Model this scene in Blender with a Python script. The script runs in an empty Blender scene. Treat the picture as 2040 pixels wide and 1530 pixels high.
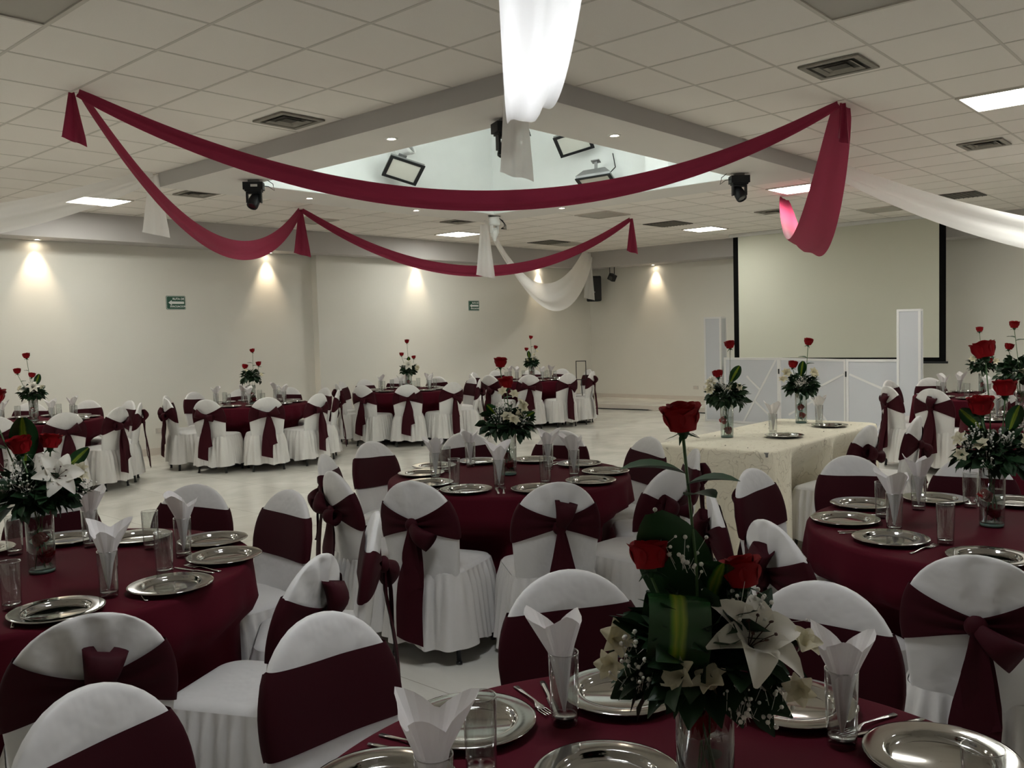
import bpy, bmesh, math, random
from mathutils import Vector, Matrix
random.seed(7)
PI = math.pi
SC = bpy.context.scene
COL = SC.collection
R = math.radians

# ------------------------------------------------------------------ camera
FPX, CAMH = 1760.0, 1.62
YAW, PITCH, ROLL = R(41.65), R(3.336), R(-1.584)
fwd = Vector((math.cos(YAW) * math.cos(PITCH), math.sin(YAW) * math.cos(PITCH), -math.sin(PITCH)))
r0 = Vector((math.sin(YAW), -math.cos(YAW), 0)); u0 = r0.cross(fwd)
rgt = math.cos(ROLL) * r0 + math.sin(ROLL) * u0
upv = -math.sin(ROLL) * r0 + math.cos(ROLL) * u0
cam_d = bpy.data.cameras.new('camera'); cam = bpy.data.objects.new('camera', cam_d); COL.objects.link(cam)
cam_d.sensor_fit = 'HORIZONTAL'; cam_d.sensor_width = 36; cam_d.lens = FPX * 36 / 2040
cam_d.clip_start = 0.05; cam_d.clip_end = 100
cam.matrix_world = Matrix(((rgt.x, upv.x, -fwd.x, 0), (rgt.y, upv.y, -fwd.y, 0), (rgt.z, upv.z, -fwd.z, CAMH), (0, 0, 0, 1)))
SC.camera = cam

# ------------------------------------------------------------------ world, exposure
w = bpy.data.worlds.new('world'); SC.world = w; w.use_nodes = True
w.node_tree.nodes['Background'].inputs[0].default_value = (0.0, 0.0, 0.0, 1)
w.node_tree.nodes['Background'].inputs[1].default_value = 0.0
SC.view_settings.view_transform = 'Standard'; SC.view_settings.look = 'None'
SC.view_settings.gamma = 1; SC.view_settings.use_curve_mapping = False
SC.view_settings.exposure = 0.95
SC.cycles.use_denoising = True
SC.cycles.max_bounces = 7; SC.cycles.transparent_max_bounces = 16; SC.cycles.diffuse_bounces = 4; SC.cycles.glossy_bounces = 3
SC.cycles.use_adaptive_sampling = True; SC.cycles.adaptive_threshold = .12
SC.cycles.caustics_reflective = False; SC.cycles.caustics_refractive = False
PANEL_W = 17.0        # radiance of a lit ceiling panel
SPOT_WALL = 24.0      # watts of a wall downlight
SPOT_RING = 4.0
COVE_W = 24.0         # radiance of the tubes in the light well

# ------------------------------------------------------------------ helpers
def pj(p):
    q = Vector(p) - Vector((0, 0, CAMH)); d = q.dot(fwd)
    return (1020 + FPX * q.dot(rgt) / d, 765 - FPX * q.dot(upv) / d, d) if d > 0.05 else (-9999, -9999, d)
def at(x, y, d):      # point that lies d metres in front of the lens plane
    return Vector((0, 0, CAMH)) + d * (fwd + rgt * ((x - 1020) / FPX) - upv * ((y - 765) / FPX))
def inview(p, m=60):
    x, y, d = pj(p); return d > .1 and -m < x < 2040 + m and -m < y < 1530 + m

class MB:
    def __init__(s): s.v = []; s.f = []; s.mi = []; s.cur = 0
    def quad(s, *pts):
        n = len(s.v); s.v += [tuple(p) for p in pts]; s.f.append(tuple(range(n, n + len(pts)))); s.mi.append(s.cur); return s
    def box(s, c, d, rot=None):
        cx, cy, cz = c; hx, hy, hz = d[0] / 2, d[1] / 2, d[2] / 2; n = len(s.v)
        for x in (-hx, hx):
            for y in (-hy, hy):
                for z in (-hz, hz):
                    p = Vector((x, y, z))
                    if rot is not None: p = rot @ p
                    s.v.append((cx + p.x, cy + p.y, cz + p.z))
        for f in ((0, 1, 3, 2), (4, 6, 7, 5), (0, 4, 5, 1), (2, 3, 7, 6), (0, 2, 6, 4), (1, 5, 7, 3)):
            s.f.append(tuple(n + i for i in f)); s.mi.append(s.cur)
        return s
    def grid(s, rows, closed=False, cap0=False, cap1=False):
        n = len(s.v); m = len(rows[0])
        for r in rows: s.v += [tuple(p) for p in r]
        for i in range(len(rows) - 1):
            for j in range(m if closed else m - 1):
                k = (j + 1) % m
                s.f.append((n + i * m + j, n + i * m + k, n + (i + 1) * m + k, n + (i + 1) * m + j)); s.mi.append(s.cur)
        if cap0: s.f.append(tuple(n + j for j in reversed(range(m)))); s.mi.append(s.cur)
        if cap1: s.f.append(tuple(n + (len(rows) - 1) * m + j for j in range(m))); s.mi.append(s.cur)
        return s
    def lathe(s, prof, n=24, c=(0, 0, 0), cap0=False, cap1=False):
        rows = [[(c[0] + r * math.cos(2 * PI * j / n), c[1] + r * math.sin(2 * PI * j / n), c[2] + z) for j in range(n)] for r, z in prof]
        return s.grid(rows, True, cap0, cap1)
    def tube(s, pts, r, n=6, caps=True):
        pts = [Vector(p) for p in pts]; rows = []
        for i, p in enumerate(pts):
            t = (pts[min(i + 1, len(pts) - 1)] - pts[max(i - 1, 0)]).normalized()
            a = t.cross(Vector((0, 0, 1)))
            if a.length < .05: a = t.cross(Vector((1, 0, 0)))
            a.normalize(); b = t.cross(a); rr = r[i] if isinstance(r, (list, tuple)) else r
            rows.append([p + a * (rr * math.cos(2 * PI * j / n)) + b * (rr * math.sin(2 * PI * j / n)) for j in range(n)])
        return s.grid(rows, True, caps, caps)
    def ball(s, c, r, seg=8, rings=5, sc=(1, 1, 1)):
        rows = []
        for i in range(rings + 1):
            a = -PI / 2 + PI * i / rings; rr = max(math.cos(a), 1e-3)
            rows.append([(c[0] + sc[0] * r * rr * math.cos(2 * PI * j / seg), c[1] + sc[1] * r * rr * math.sin(2 * PI * j / seg), c[2] + sc[2] * r * math.sin(a)) for j in range(seg)])
        return s.grid(rows, True)
    def mesh(s, name, mats, smooth=True):
        me = bpy.data.meshes.new(name); me.from_pydata(s.v, [], s.f)
        for m in (mats if isinstance(mats, (list, tuple)) else [mats]): me.materials.append(m)
        me.polygons.foreach_set('material_index', s.mi)
        if smooth: me.polygons.foreach_set('use_smooth', [True] * len(s.f))
        me.update(); return me

def link(name, me, parent=None, loc=None, rot=None, scale=None):
    o = bpy.data.objects.new(name, me); COL.objects.link(o)
    if parent is not None: o.parent = parent
    if loc is not None: o.location = loc
    if rot is not None: o.rotation_euler = rot
    if scale is not None: o.scale = scale if hasattr(scale, '__len__') else (scale,) * 3
    return o
def tag(o, label, cat, group=None):
    o['label'] = label; o['category'] = cat
    if group: o['group'] = group
    return o
def thing(name, label, cat, loc=(0, 0, 0), rz=0, group=None):
    o = link(name, None, loc=loc, rot=(0, 0, rz)); o.empty_display_size = .1
    return tag(o, label, cat, group)
def struct(name, me, label=None):
    o = link(name, me); o['kind'] = 'structure'
    if label: o['label'] = label
    return o
def sharp(o, ang=35):   # smooth faces, crisp edges
    m = o.modifiers.new('split', 'EDGE_SPLIT'); m.split_angle = R(ang); return o

# ------------------------------------------------------------------ materials
def mat(name, col, rough=.6, metal=0.0, spec=.5, bump=None, var=None, sheen=0.0, trans=0.0, emis=None):
    m = bpy.data.materials.new(name); m.use_nodes = True; nt = m.node_tree; N = nt.nodes; L = nt.links
    b = N['Principled BSDF']; b.inputs['Base Color'].default_value = (*col, 1); b.inputs['Roughness'].default_value = rough
    b.inputs['Metallic'].default_value = metal; b.inputs['Specular IOR Level'].default_value = spec
    if sheen: b.inputs['Sheen Weight'].default_value = sheen
    if emis: b.inputs['Emission Color'].default_value = (*emis[0], 1); b.inputs['Emission Strength'].default_value = emis[1]
    tc = N.new('ShaderNodeTexCoord')
    if var:   # (scale, amount)
        n = N.new('ShaderNodeTexNoise'); n.inputs['Scale'].default_value = var[0]; n.inputs['Detail'].default_value = 4
        L.new(tc.outputs['Object'], n.inputs['Vector'])
        mx = N.new('ShaderNodeMix'); mx.data_type = 'RGBA'
        mx.inputs[6].default_value = (*[c * (1 - var[1]) for c in col], 1); mx.inputs[7].default_value = (*[min(1, c * (1 + var[1])) for c in col], 1)
        L.new(n.outputs['Fac'], mx.inputs[0]); L.new(mx.outputs[2], b.inputs['Base Color'])
    if bump:  # (scale, strength, distance)
        n = N.new('ShaderNodeTexNoise'); n.inputs['Scale'].default_value = bump[0]; n.inputs['Detail'].default_value = 3
        L.new(tc.outputs['Object'], n.inputs['Vector'])
        bp = N.new('ShaderNodeBump'); bp.inputs['Strength'].default_value = bump[1]; bp.inputs['Distance'].default_value = bump[2]
        L.new(n.outputs['Fac'], bp.inputs['Height']); L.new(bp.outputs['Normal'], b.inputs['Normal'])
    if trans:
        t = N.new('ShaderNodeBsdfTranslucent'); t.inputs[0].default_value = (*col, 1)
        mx = N.new('ShaderNodeMixShader'); mx.inputs[0].default_value = trans
        L.new(b.outputs[0], mx.inputs[1]); L.new(t.outputs[0], mx.inputs[2]); L.new(mx.outputs[0], N['Material Output'].inputs[0])
    return m
def emat(name, col, s):
    m = bpy.data.materials.new(name); m.use_nodes = True; nt = m.node_tree; nt.nodes.clear()
    e = nt.nodes.new('ShaderNodeEmission'); e.inputs[0].default_value = (*col, 1); e.inputs[1].default_value = s
    o = nt.nodes.new('ShaderNodeOutputMaterial'); nt.links.new(e.outputs[0], o.inputs[0]); return m
def thin_glass(name, tint=(.95, .97, .96), ior=1.5, rough=.02, strength=1.0):
    m = bpy.data.materials.new(name); m.use_nodes = True; nt = m.node_tree; N = nt.nodes; L = nt.links; N.clear()
    t = N.new('ShaderNodeBsdfTransparent'); t.inputs[0].default_value = (*tint, 1)
    g = N.new('ShaderNodeBsdfGlossy'); g.inputs['Roughness'].default_value = rough
    lw = N.new('ShaderNodeLayerWeight'); lw.inputs[0].default_value = .5
    f = N.new('ShaderNodeMath'); f.operation = 'POWER'; f.inputs[1].default_value = 3.2; L.new(lw.outputs['Facing'], f.inputs[0])
    mul = N.new('ShaderNodeMath'); mul.operation = 'MULTIPLY_ADD'; mul.inputs[1].default_value = .55 * strength; mul.inputs[2].default_value = ((ior - 1) / (ior + 1)) ** 2 * strength; mul.use_clamp = True
    x = N.new('ShaderNodeMixShader'); o = N.new('ShaderNodeOutputMaterial')
    L.new(f.outputs[0], mul.inputs[0]); L.new(mul.outputs[0], x.inputs[0]); L.new(t.outputs[0], x.inputs[1]); L.new(g.outputs[0], x.inputs[2]); L.new(x.outputs[0], o.inputs[0])
    return m
def sheer(name, col, clear):
    m = bpy.data.materials.new(name); m.use_nodes = True; nt = m.node_tree; N = nt.nodes; L = nt.links; N.clear()
    d = N.new('ShaderNodeBsdfDiffuse'); d.inputs[0].default_value = (*col, 1)
    t = N.new('ShaderNodeBsdfTranslucent'); t.inputs[0].default_value = (*col, 1)
    a = N.new('ShaderNodeBsdfTransparent')
    x = N.new('ShaderNodeMixShader'); x.inputs[0].default_value = .5
    y = N.new('ShaderNodeMixShader'); y.inputs[0].default_value = clear; o = N.new('ShaderNodeOutputMaterial')
    L.new(d.outputs[0], x.inputs[1]); L.new(t.outputs[0], x.inputs[2]); L.new(x.outputs[0], y.inputs[1]); L.new(a.outputs[0], y.inputs[2]); L.new(y.outputs[0], o.inputs[0])
    return m

M = {}
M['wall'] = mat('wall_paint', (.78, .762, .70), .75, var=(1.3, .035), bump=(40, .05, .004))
M['soffit'] = mat('soffit_grey', (.50, .48, .47), .8, var=(2.0, .04), bump=(30, .08, .004))  # wall soffit colour, also the shade tone on the ring's outer faces
M['ring'] = mat('ring_plaster', (.74, .71, .68), .8, var=(2.0, .03), bump=(30, .05, .004))
M['well'] = mat('well_plaster', (.80, .82, .80), .85, var=(2.5, .06), bump=(20, .06, .006))
M['tile'] = mat('ceiling_tile_board', (.87, .825, .775), .9, var=(160, .05), bump=(220, .12, .002))
M['tbar'] = mat('ceiling_grid_metal', (.62, .58, .53), .6, var=(6, .1))
M['base'] = mat('baseboard_tile', (.66, .60, .54), .35, var=(4, .05))
M['white_cloth'] = mat('white_chair_cloth', (.71, .695, .68), .62, sheen=.25, bump=(7, .45, .03), var=(3.0, .03))
M['skirt'] = mat('white_skirt_satin', (.71, .69, .665), .42, sheen=.1, bump=(14, .35, .014))
M['burg'] = mat('burgundy_sash', (.036, .0025, .0065), .7, spec=.15, bump=(30, .12, .004))
M['burg_cloth'] = mat('burgundy_tablecloth', (.074, .0040, .0115), .8, spec=.12, bump=(90, .1, .001), var=(1.6, .05))
M['ribbon'] = mat('burgundy_ribbon', (.27, .026, .062), .6, spec=.25, trans=.40, bump=(10, .15, .01))
M['sheer'] = sheer('white_sheer', (.93, .92, .91), .14)
M['black_leg'] = mat('black_enamel', (.012, .012, .012), .35)
M['black'] = mat('black_plastic', (.009, .010, .012), .5, spec=.3)
M['screen_black'] = mat('screen_border', (.006, .006, .006), .9, spec=.05)
M['grey'] = mat('grey_metal', (.30, .30, .30), .4, metal=.6)
M['white_pl'] = mat('white_plastic', (.72, .72, .70), .45)
M['silver'] = mat('silver_plate', (.40, .39, .37), .085, metal=1.0)
M['steel'] = mat('cutlery_steel', (.70, .69, .67), .18, metal=1.0)
M['glass'] = thin_glass('drinking_glass', (.955, .965, .96), 1.5, .02, 2.2)
M['glass_base'] = thin_glass('glass_base', (.88, .89, .88), 1.5, .05, 5.0)
M['vase'] = thin_glass('vase_glass', (.955, .975, .965), 1.5, .02, 1.8)
M['water'] = thin_glass('vase_water', (.90, .93, .92), 1.33, .03, 1.0)
M['vbase'] = mat('vase_green_foot', (.12, .22, .19), .1, spec=.8)
M['napkin'] = mat('white_napkin', (.90, .87, .86), .8, trans=.18)
M['rose'] = mat('red_rose_petal', (.27, .0025, .006), .6, spec=.2, var=(25, .2))
M['lily'] = mat('white_lily_petal', (.90, .87, .78), .5, trans=.22, var=(12, .05))
M['cream'] = mat('cream_flower_petal', (.82, .77, .58), .5, trans=.35, var=(30, .12))
M['stamen'] = mat('brown_anther', (.05, .015, .005), .7)
M['leaf'] = mat('dark_green_leaf', (.013, .038, .014), .45, spec=.3, var=(9, .3))
M['leaf2'] = mat('rose_leaf', (.022, .065, .024), .5, spec=.3, var=(12, .25))
M['stem'] = mat('green_stem', (.07, .14, .045), .5)
M['gyp'] = mat('gypsophila_white', (.82, .80, .74), .8)
M['screen'] = mat('projection_screen', (.64, .64, .54), .9, var=(.8, .03))
M['partition'] = mat('white_partition', (.60, .62, .66), .6)
M['partition_frame'] = mat('partition_frame', (.78, .78, .78), .5)
M['sign_green'] = mat('sign_green', (.012, .085, .05), .4)
M['sign_white'] = mat('sign_white', (.8, .82, .8), .5)
M['frame_w'] = mat('light_frame', (.62, .58, .52), .5)
M['diff_off'] = mat('unlit_diffuser', (.40, .375, .33), .35)
M['vent_dark'] = mat('vent_dark', (.06, .055, .045), .7)
M['vent'] = mat('vent_dusty', (.28, .26, .225), .7, var=(14, .3))
M['panel_on'] = emat('lit_diffuser', (.985, .985, .905), PANEL_W)
M['panel_cool'] = emat('lit_cool_diffuser', (.93, .965, 1.0), PANEL_W)
M['tube_on'] = emat('lit_tube', (.93, 1.0, .97), COVE_W)
M['bulb'] = emat('lit_bulb', (1.0, .86, .66), 40.0)
M['lens'] = thin_glass('lamp_lens', (.75, .75, .72), 1.6, .1, 2.0)
M['flood_glass'] = mat('flood_glass', (.62, .62, .56), .25)
M['outlet'] = mat('outlet_plastic', (.62, .59, .54), .5)

def m_striped_leaf():
    m = mat('striped_leaf', (.02, .07, .02), .25); nt = m.node_tree; N = nt.nodes; L = nt.links
    uv = N.new('ShaderNodeUVMap'); sp = N.new('ShaderNodeSeparateXYZ'); L.new(uv.outputs[0], sp.inputs[0])
    no = N.new('ShaderNodeTexNoise'); no.inputs['Scale'].default_value = 8; L.new(uv.outputs[0], no.inputs[0])
    ad = N.new('ShaderNodeMath'); ad.operation = 'MULTIPLY_ADD'; ad.inputs[1].default_value = .06; L.new(no.outputs[0], ad.inputs[0]); L.new(sp.outputs[0], ad.inputs[2])
    r = N.new('ShaderNodeValToRGB'); e = r.color_ramp.elements
    e[0].position = .36; e[0].color = (.016, .06, .018, 1); e[1].position = .41; e[1].color = (.10, .22, .02, 1)
    for p, c in ((.47, (.30, .36, .035, 1)), (.53, (.13, .25, .02, 1)), (.58, (.26, .34, .04, 1)), (.66, (.016, .06, .018, 1))):
        x = e.new(p); x.color = c
    L.new(ad.outputs[0], r.inputs[0]); L.new(r.outputs[0], N['Principled BSDF'].inputs['Base Color']); return m
M['stripe'] = m_striped_leaf()

def m_floor():
    m = mat('polished_marble', (.74, .71, .63), .16, spec=.5); nt = m.node_tree; N = nt.nodes; L = nt.links; b = N['Principled BSDF']
    tc = N.new('ShaderNodeTexCoord')
    n = N.new('ShaderNodeTexNoise'); n.inputs['Scale'].default_value = .9; n.inputs['Detail'].default_value = 7; n.inputs['Distortion'].default_value = 1.6
    L.new(tc.outputs['Object'], n.inputs['Vector'])
    r = N.new('ShaderNodeValToRGB'); e = r.color_ramp.elements
    e[0].position = .32; e[0].color = (.68, .655, .59, 1); e[1].position = .62; e[1].color = (.83, .81, .74, 1)
    L.new(n.outputs[0], r.inputs[0])
    br = N.new('ShaderNodeTexBrick'); br.offset = 0; br.inputs['Scale'].default_value = 1
    br.inputs['Brick Width'].default_value = .9; br.inputs['Row Height'].default_value = .9; br.inputs['Mortar Size'].default_value = .003
    br.inputs['Color1'].default_value = (1, 1, 1, 1); br.inputs['Color2'].default_value = (.965, .965, .965, 1); br.inputs['Mortar'].default_value = (.62, .6, .57, 1)
    L.new(tc.outputs['Object'], br.inputs['Vector'])
    mx = N.new('ShaderNodeMix'); mx.data_type = 'RGBA'; mx.blend_type = 'MULTIPLY'; mx.inputs[0].default_value = 1
    L.new(r.outputs[0], mx.inputs[6]); L.new(br.outputs[0], mx.inputs[7]); L.new(mx.outputs[2], b.inputs['Base Color'])
    n2 = N.new('ShaderNodeTexNoise'); n2.inputs['Scale'].default_value = 3.5; n2.inputs['Detail'].default_value = 5
    L.new(tc.outputs['Object'], n2.inputs['Vector'])
    mr = N.new('ShaderNodeMapRange'); mr.inputs[3].default_value = .12; mr.inputs[4].default_value = .30
    L.new(n2.outputs[0], mr.inputs[0]); L.new(mr.outputs[0], b.inputs['Roughness']); return m
M['floor'] = m_floor()

def m_lace():
    m = mat('cream_embroidered_cloth', (.74, .67, .52), .7, sheen=.2); nt = m.node_tree; N = nt.nodes; L = nt.links; b = N['Principled BSDF']
    tc = N.new('ShaderNodeTexCoord')
    n = N.new('ShaderNodeTexNoise'); n.inputs['Scale'].default_value = 7; n.inputs['Detail'].default_value = 1.5; n.inputs['Distortion'].default_value = 1.2
    L.new(tc.outputs['Object'], n.inputs['Vector'])
    r = N.new('ShaderNodeValToRGB'); e = r.color_ramp.elements   # thin curling cords
    e[0].position = .47; e[0].color = (.86, .80, .64, 1); e[1].position = .53; e[1].color = (.86, .80, .64, 1)
    a = e.new(.492); a.color = (.80, .73, .57, 1); a = e.new(.50); a.color = (.46, .40, .28, 1); a = e.new(.508); a.color = (.84, .78, .62, 1)
    L.new(n.outputs[0], r.inputs[0]); L.new(r.outputs[0], b.inputs['Base Color'])
    n2 = N.new('ShaderNodeTexNoise'); n2.inputs['Scale'].default_value = 26; n2.inputs['Detail'].default_value = 4
    L.new(tc.outputs['Object'], n2.inputs['Vector'])
    bp = N.new('ShaderNodeBump'); bp.inputs['Strength'].default_value = .5; bp.inputs['Distance'].default_value = .01
    L.new(n2.outputs[0], bp.inputs['Height']); L.new(bp.outputs[0], b.inputs['Normal']); return m
M['lace'] = m_lace()

# ------------------------------------------------------------------ setting: floor, walls
X0, X1, Y0, Y1 = -4.2, 16.4, -4.2, 12.27
HC = 3.334
YS, XS = 11.82, 15.83      # faces of the wall soffits
ZS = 2.985
XJ, YJ = 8.85, 12.12       # jog in the left wall
ZW = 4.6
fl = struct('floor', MB().box(((X0 + X1) / 2, (Y0 + Y1) / 2, -.05), (X1 - X0, Y1 - Y0, .1)).mesh('floor', M['floor'], False))
link('platform', MB().box(((14.83 + X1) / 2, (Y0 + YJ) / 2, .05), (X1 - 14.83, YJ - Y0, .1)).mesh('platform', M['floor'], False), fl)
link('platform_edge', MB().box((14.825, (Y0 + YJ) / 2, .048), (.012, YJ - Y0, .096)).mesh('platform_edge', M['base'], False), fl)
wl = struct('wall_left', MB().box(((X0 + XJ) / 2, Y1 + .1, HC / 2), (XJ - X0, .2, HC + .1)).mesh('wall_left', M['wall'], False))
wf = struct('wall_back', MB().box(((X1 + XJ) / 2, YJ + .175, HC / 2), (X1 - XJ, .35, HC + .1)).mesh('wall_back', M['wall'], False))
wr = struct('wall_right', MB().box((X1 + .1, (Y0 + Y1) / 2, HC / 2), (.2, Y1 - Y0 + .4, HC + .1)).mesh('wall_right', M['wall'], False))
wn = struct('wall_front', MB().box(((X0 + X1) / 2, Y0 - .1, HC / 2), (X1 - X0 + .4, .2, HC + .1)).mesh('wall_front', M['wall'], False))
wb = struct('wall_side', MB().box((X0 - .1, (Y0 + Y1) / 2, HC / 2), (.2, Y1 - Y0 + .4, HC + .1)).mesh('wall_side', M['wall'], False))
for nm, c, d in (('baseboard_left', ((X0 + XJ) / 2, Y1 - .009, .05), (XJ - X0, .018, .1)), ('baseboard_back', ((14.83 + XJ) / 2, YJ - .009, .05), (14.83 - XJ, .018, .1)),
                 ('baseboard_right', (X1 - .009, (Y0 + YJ) / 2, .14), (.018, YJ - Y0, .08))):
    struct(nm, MB().box(c, d).mesh(nm, M['base'], False))

# ------------------------------------------------------------------ ceiling: grid, tiles, ring, well
GX, GY, DX, DY = 2.0, 3.83, .611, .605
RX0, RX1, RY0, RY1 = GX + 4 * DX, GX + 12 * DX, GY, GY + 8 * DY
IX0, IX1, IY0, IY1 = 5.07, 8.72, 4.47, 8.0
ZR = 3.19
i0, i1 = math.floor((X0 - GX) / DX), math.ceil((XS - GX) / DX)
j0, j1 = math.floor((Y0 - GY) / DY), math.ceil((YS - GY) / DY)
cb = MB()
for i in range(i0 + 1, i1):
    x = GX + i * DX
    if RX0 + .01 < x < RX1 - .01:
        cb.box((x, (Y0 + RY0) / 2, HC - .002 + .015), (.019, RY0 - Y0, .03)); cb.box((x, (RY1 + YS) / 2, HC - .002 + .015), (.019, YS - RY1, .03))
    else: cb.box((x, (Y0 + YS) / 2, HC - .002 + .015), (.019, YS - Y0, .03))
for j in range(j0 + 1, j1):
    y = GY + j * DY
    if RY0 + .01 < y < RY1 - .01:
        cb.box(((X0 + RX0) / 2, y, HC - .0015 + .015), (RX0 - X0, .019, .03)); cb.box(((RX1 + XS) / 2, y, HC - .0015 + .015), (XS - RX1, .019, .03))
    else: cb.box(((X0 + XS) / 2, y, HC - .0015 + .015), (XS - X0, .019, .03))
for (a, b, c, d) in ((X0, X1, Y0, RY0), (X0, X1, RY1, Y1), (X0, RX0, RY0, RY1), (RX1, X1, RY0, RY1)):   # slab above the tiles
    cb.box(((a + b) / 2, (c + d) / 2, HC + .16), (b - a, d - c, .1))
ceil = struct('ceiling', cb.mesh('ceiling', M['tbar'], False))
# wall soffits
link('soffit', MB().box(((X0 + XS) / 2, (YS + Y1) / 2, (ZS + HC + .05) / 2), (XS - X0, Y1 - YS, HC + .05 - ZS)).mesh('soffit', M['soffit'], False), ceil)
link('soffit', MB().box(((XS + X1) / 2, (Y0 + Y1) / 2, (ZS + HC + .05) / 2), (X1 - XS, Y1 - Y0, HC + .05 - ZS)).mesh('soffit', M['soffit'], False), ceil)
# ring soffit
rb = MB()
for (a, b, c, d) in ((RX0, RX1, RY0, IY0), (RX0, RX1, IY1, RY1), (RX0, IX0, IY0, IY1), (IX1, RX1, IY0, IY1)):
    rb.box(((a + b) / 2, (c + d) / 2, (ZR + HC + .1) / 2), (b - a, d - c, HC + .1 - ZR))
link('ring_soffit', rb.mesh('ring_soffit', M['ring'], False), ceil)
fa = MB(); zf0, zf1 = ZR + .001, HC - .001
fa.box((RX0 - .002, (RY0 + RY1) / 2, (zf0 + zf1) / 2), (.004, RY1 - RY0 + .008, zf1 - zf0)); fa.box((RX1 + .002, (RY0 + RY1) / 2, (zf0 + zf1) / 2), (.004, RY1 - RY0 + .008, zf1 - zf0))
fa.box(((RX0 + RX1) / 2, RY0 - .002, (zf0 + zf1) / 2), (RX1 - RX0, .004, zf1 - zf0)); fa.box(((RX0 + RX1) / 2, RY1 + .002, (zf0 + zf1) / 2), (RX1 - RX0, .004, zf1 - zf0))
link('fascia_shade', fa.mesh('fascia_shade', M['soffit'], False), ceil)  # thin skin on the ring's upright faces, their shade put into the colour
wm = MB()
wz0, wz1 = HC + .09, ZW
for (a, b, c, d) in ((IX0 - .1, IX0, IY0 - .1, IY1 + .1), (IX1, IX1 + .1, IY0 - .1, IY1 + .1), (IX0, IX1, IY0 - .1, IY0), (IX0, IX1, IY1, IY1 + .1)):
    wm.box(((a + b) / 2, (c + d) / 2, (wz0 + wz1) / 2), (b - a, d - c, wz1 - wz0))
wm.box(((IX0 + IX1) / 2, (IY0 + IY1) / 2, ZW + .05), (IX1 - IX0 + .2, IY1 - IY0 + .2, .1))
link('light_well', wm.mesh('light_well', M['well'], False), ceil)
# inner lining of the ring, so that the well reads as one white shaft
lm = MB(); t = .012
for c, d in (((IX0 + t / 2, (IY0 + IY1) / 2), (t, IY1 - IY0)), ((IX1 - t / 2, (IY0 + IY1) / 2), (t, IY1 - IY0)), (((IX0 + IX1) / 2, IY0 + t / 2), (IX1 - IX0 - 2 * t, t)), (((IX0 + IX1) / 2, IY1 - t / 2), (IX1 - IX0 - 2 * t, t))):
    lm.box((c[0], c[1], (ZR + .004 + wz0 + .05) / 2), (d[0], d[1], wz0 + .05 - ZR - .004))
link('well_lining', lm.mesh('well_lining', M['well'], False), ceil)
link('pier', MB().box((IX1 - .10, 5.35, (HC + ZW) / 2), (.18, .30, ZW - HC)).mesh('pier', M['well'], False), ceil)

ORD = ['first', 'second', 'third', 'fourth', 'fifth', 'sixth', 'seventh', 'eighth', 'ninth', 'tenth']
PANELS = {}
for a in (-6, -1, 4, 9, 14, 19):
    for b in (-13, -9, -4, 1, 6, 11): PANELS[(a, b)] = False
for k in ((4, 11), (14, 11), (19, 6), (14, 1), (9, -4), (-1, -4), (4, -9), (14, -4), (19, -4), (-6, 6), (-6, 11), (-1, 6)): PANELS[k] = True
COOL = {(-1, -4), (4, -9), (-6, 6)}
VENTS = {}
def cell(x, y): return math.floor((x - GX) / DX), math.floor((y - GY) / DY)
def cc(i, j): return GX + (i + .5) * DX, GY + (j + .5) * DY
for (x, y, kind) in ((4.12, 5.9, 0), (5.93, 2.34, 0), (9.66, 2.33, 0), (9.76, 9.67, 0), (13.0, 10.95, 1), (12.96, 7.93, 1), (12.6, 5.9, 0), (5.3, 9.3, 0), (13.2, 3.5, 1)): VENTS[cell(x, y)] = kind
def in_ring(i, j): return 4 <= i < 12 and 0 <= j < 8
hx, hy = DX / 2 - .006, DY / 2 - .006
tile_me = MB().grid([[(-hx, -hy, .014), (hx, -hy, .014), (hx, hy, .014), (-hx, hy, .014)], [(-hx, -hy, .003), (hx, -hy, .003), (hx, hy, .003), (-hx, hy, .003)],
                     [(-hx + .004, -hy + .004, 0), (hx - .004, -hy + .004, 0), (hx - .004, hy - .004, 0), (-hx + .004, hy - .004, 0)]], True, False, True).mesh('ceiling_tile', M['tile'], False)
cells = []
for i in range(i0, i1):
    for j in range(j0, j1):
        if in_ring(i, j) or (i, j) in PANELS or VENTS.get((i, j)) == 1: continue
        x, y = cc(i, j)
        cells.append((i, j, x, y))
def vis_area(x, y):
    q = [pj((x + a * hx, y + b * hy, HC)) for a, b in ((-1, -1), (1, -1), (1, 1), (-1, 1))]
    if any(p[2] < .1 for p in q) or not any(-20 < p[0] < 2060 and -20 < p[1] < 1550 for p in q): return 0
    return abs(sum(q[k][0] * q[(k + 1) % 4][1] - q[(k + 1) % 4][0] * q[k][1] for k in range(4))) / 2
cells.sort(key=lambda c: -vis_area(c[2], c[3]))
rest = MB()
for n, (i, j, x, y) in enumerate(cells):
    lx, hx2, ly, hy2 = max(x - hx, X0), min(x + hx, XS), max(y - hy, Y0), min(y + hy, YS)
    if hx2 - lx < .03 or hy2 - ly < .03: continue
    full = hx2 - lx > 2 * hx - .001 and hy2 - ly > 2 * hy - .001
    if n < 295 and vis_area(x, y) > 30:
        if full: link('ceiling_tile', tile_me, ceil, (x, y, HC))
        else: link('ceiling_tile', MB().box((0, 0, .007), (hx2 - lx, hy2 - ly, .014)).mesh('cut_tile', M['tile'], False), ceil, ((lx + hx2) / 2, (ly + hy2) / 2, HC))
    else: rest.box(((lx + hx2) / 2, (ly + hy2) / 2, HC + .007), (hx2 - lx, hy2 - ly, .014))
ro = link('ceiling_tile_field', rest.mesh('ceiling_tile_field', M['tile'], False), ceil); ro['kind'] = 'stuff'

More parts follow.
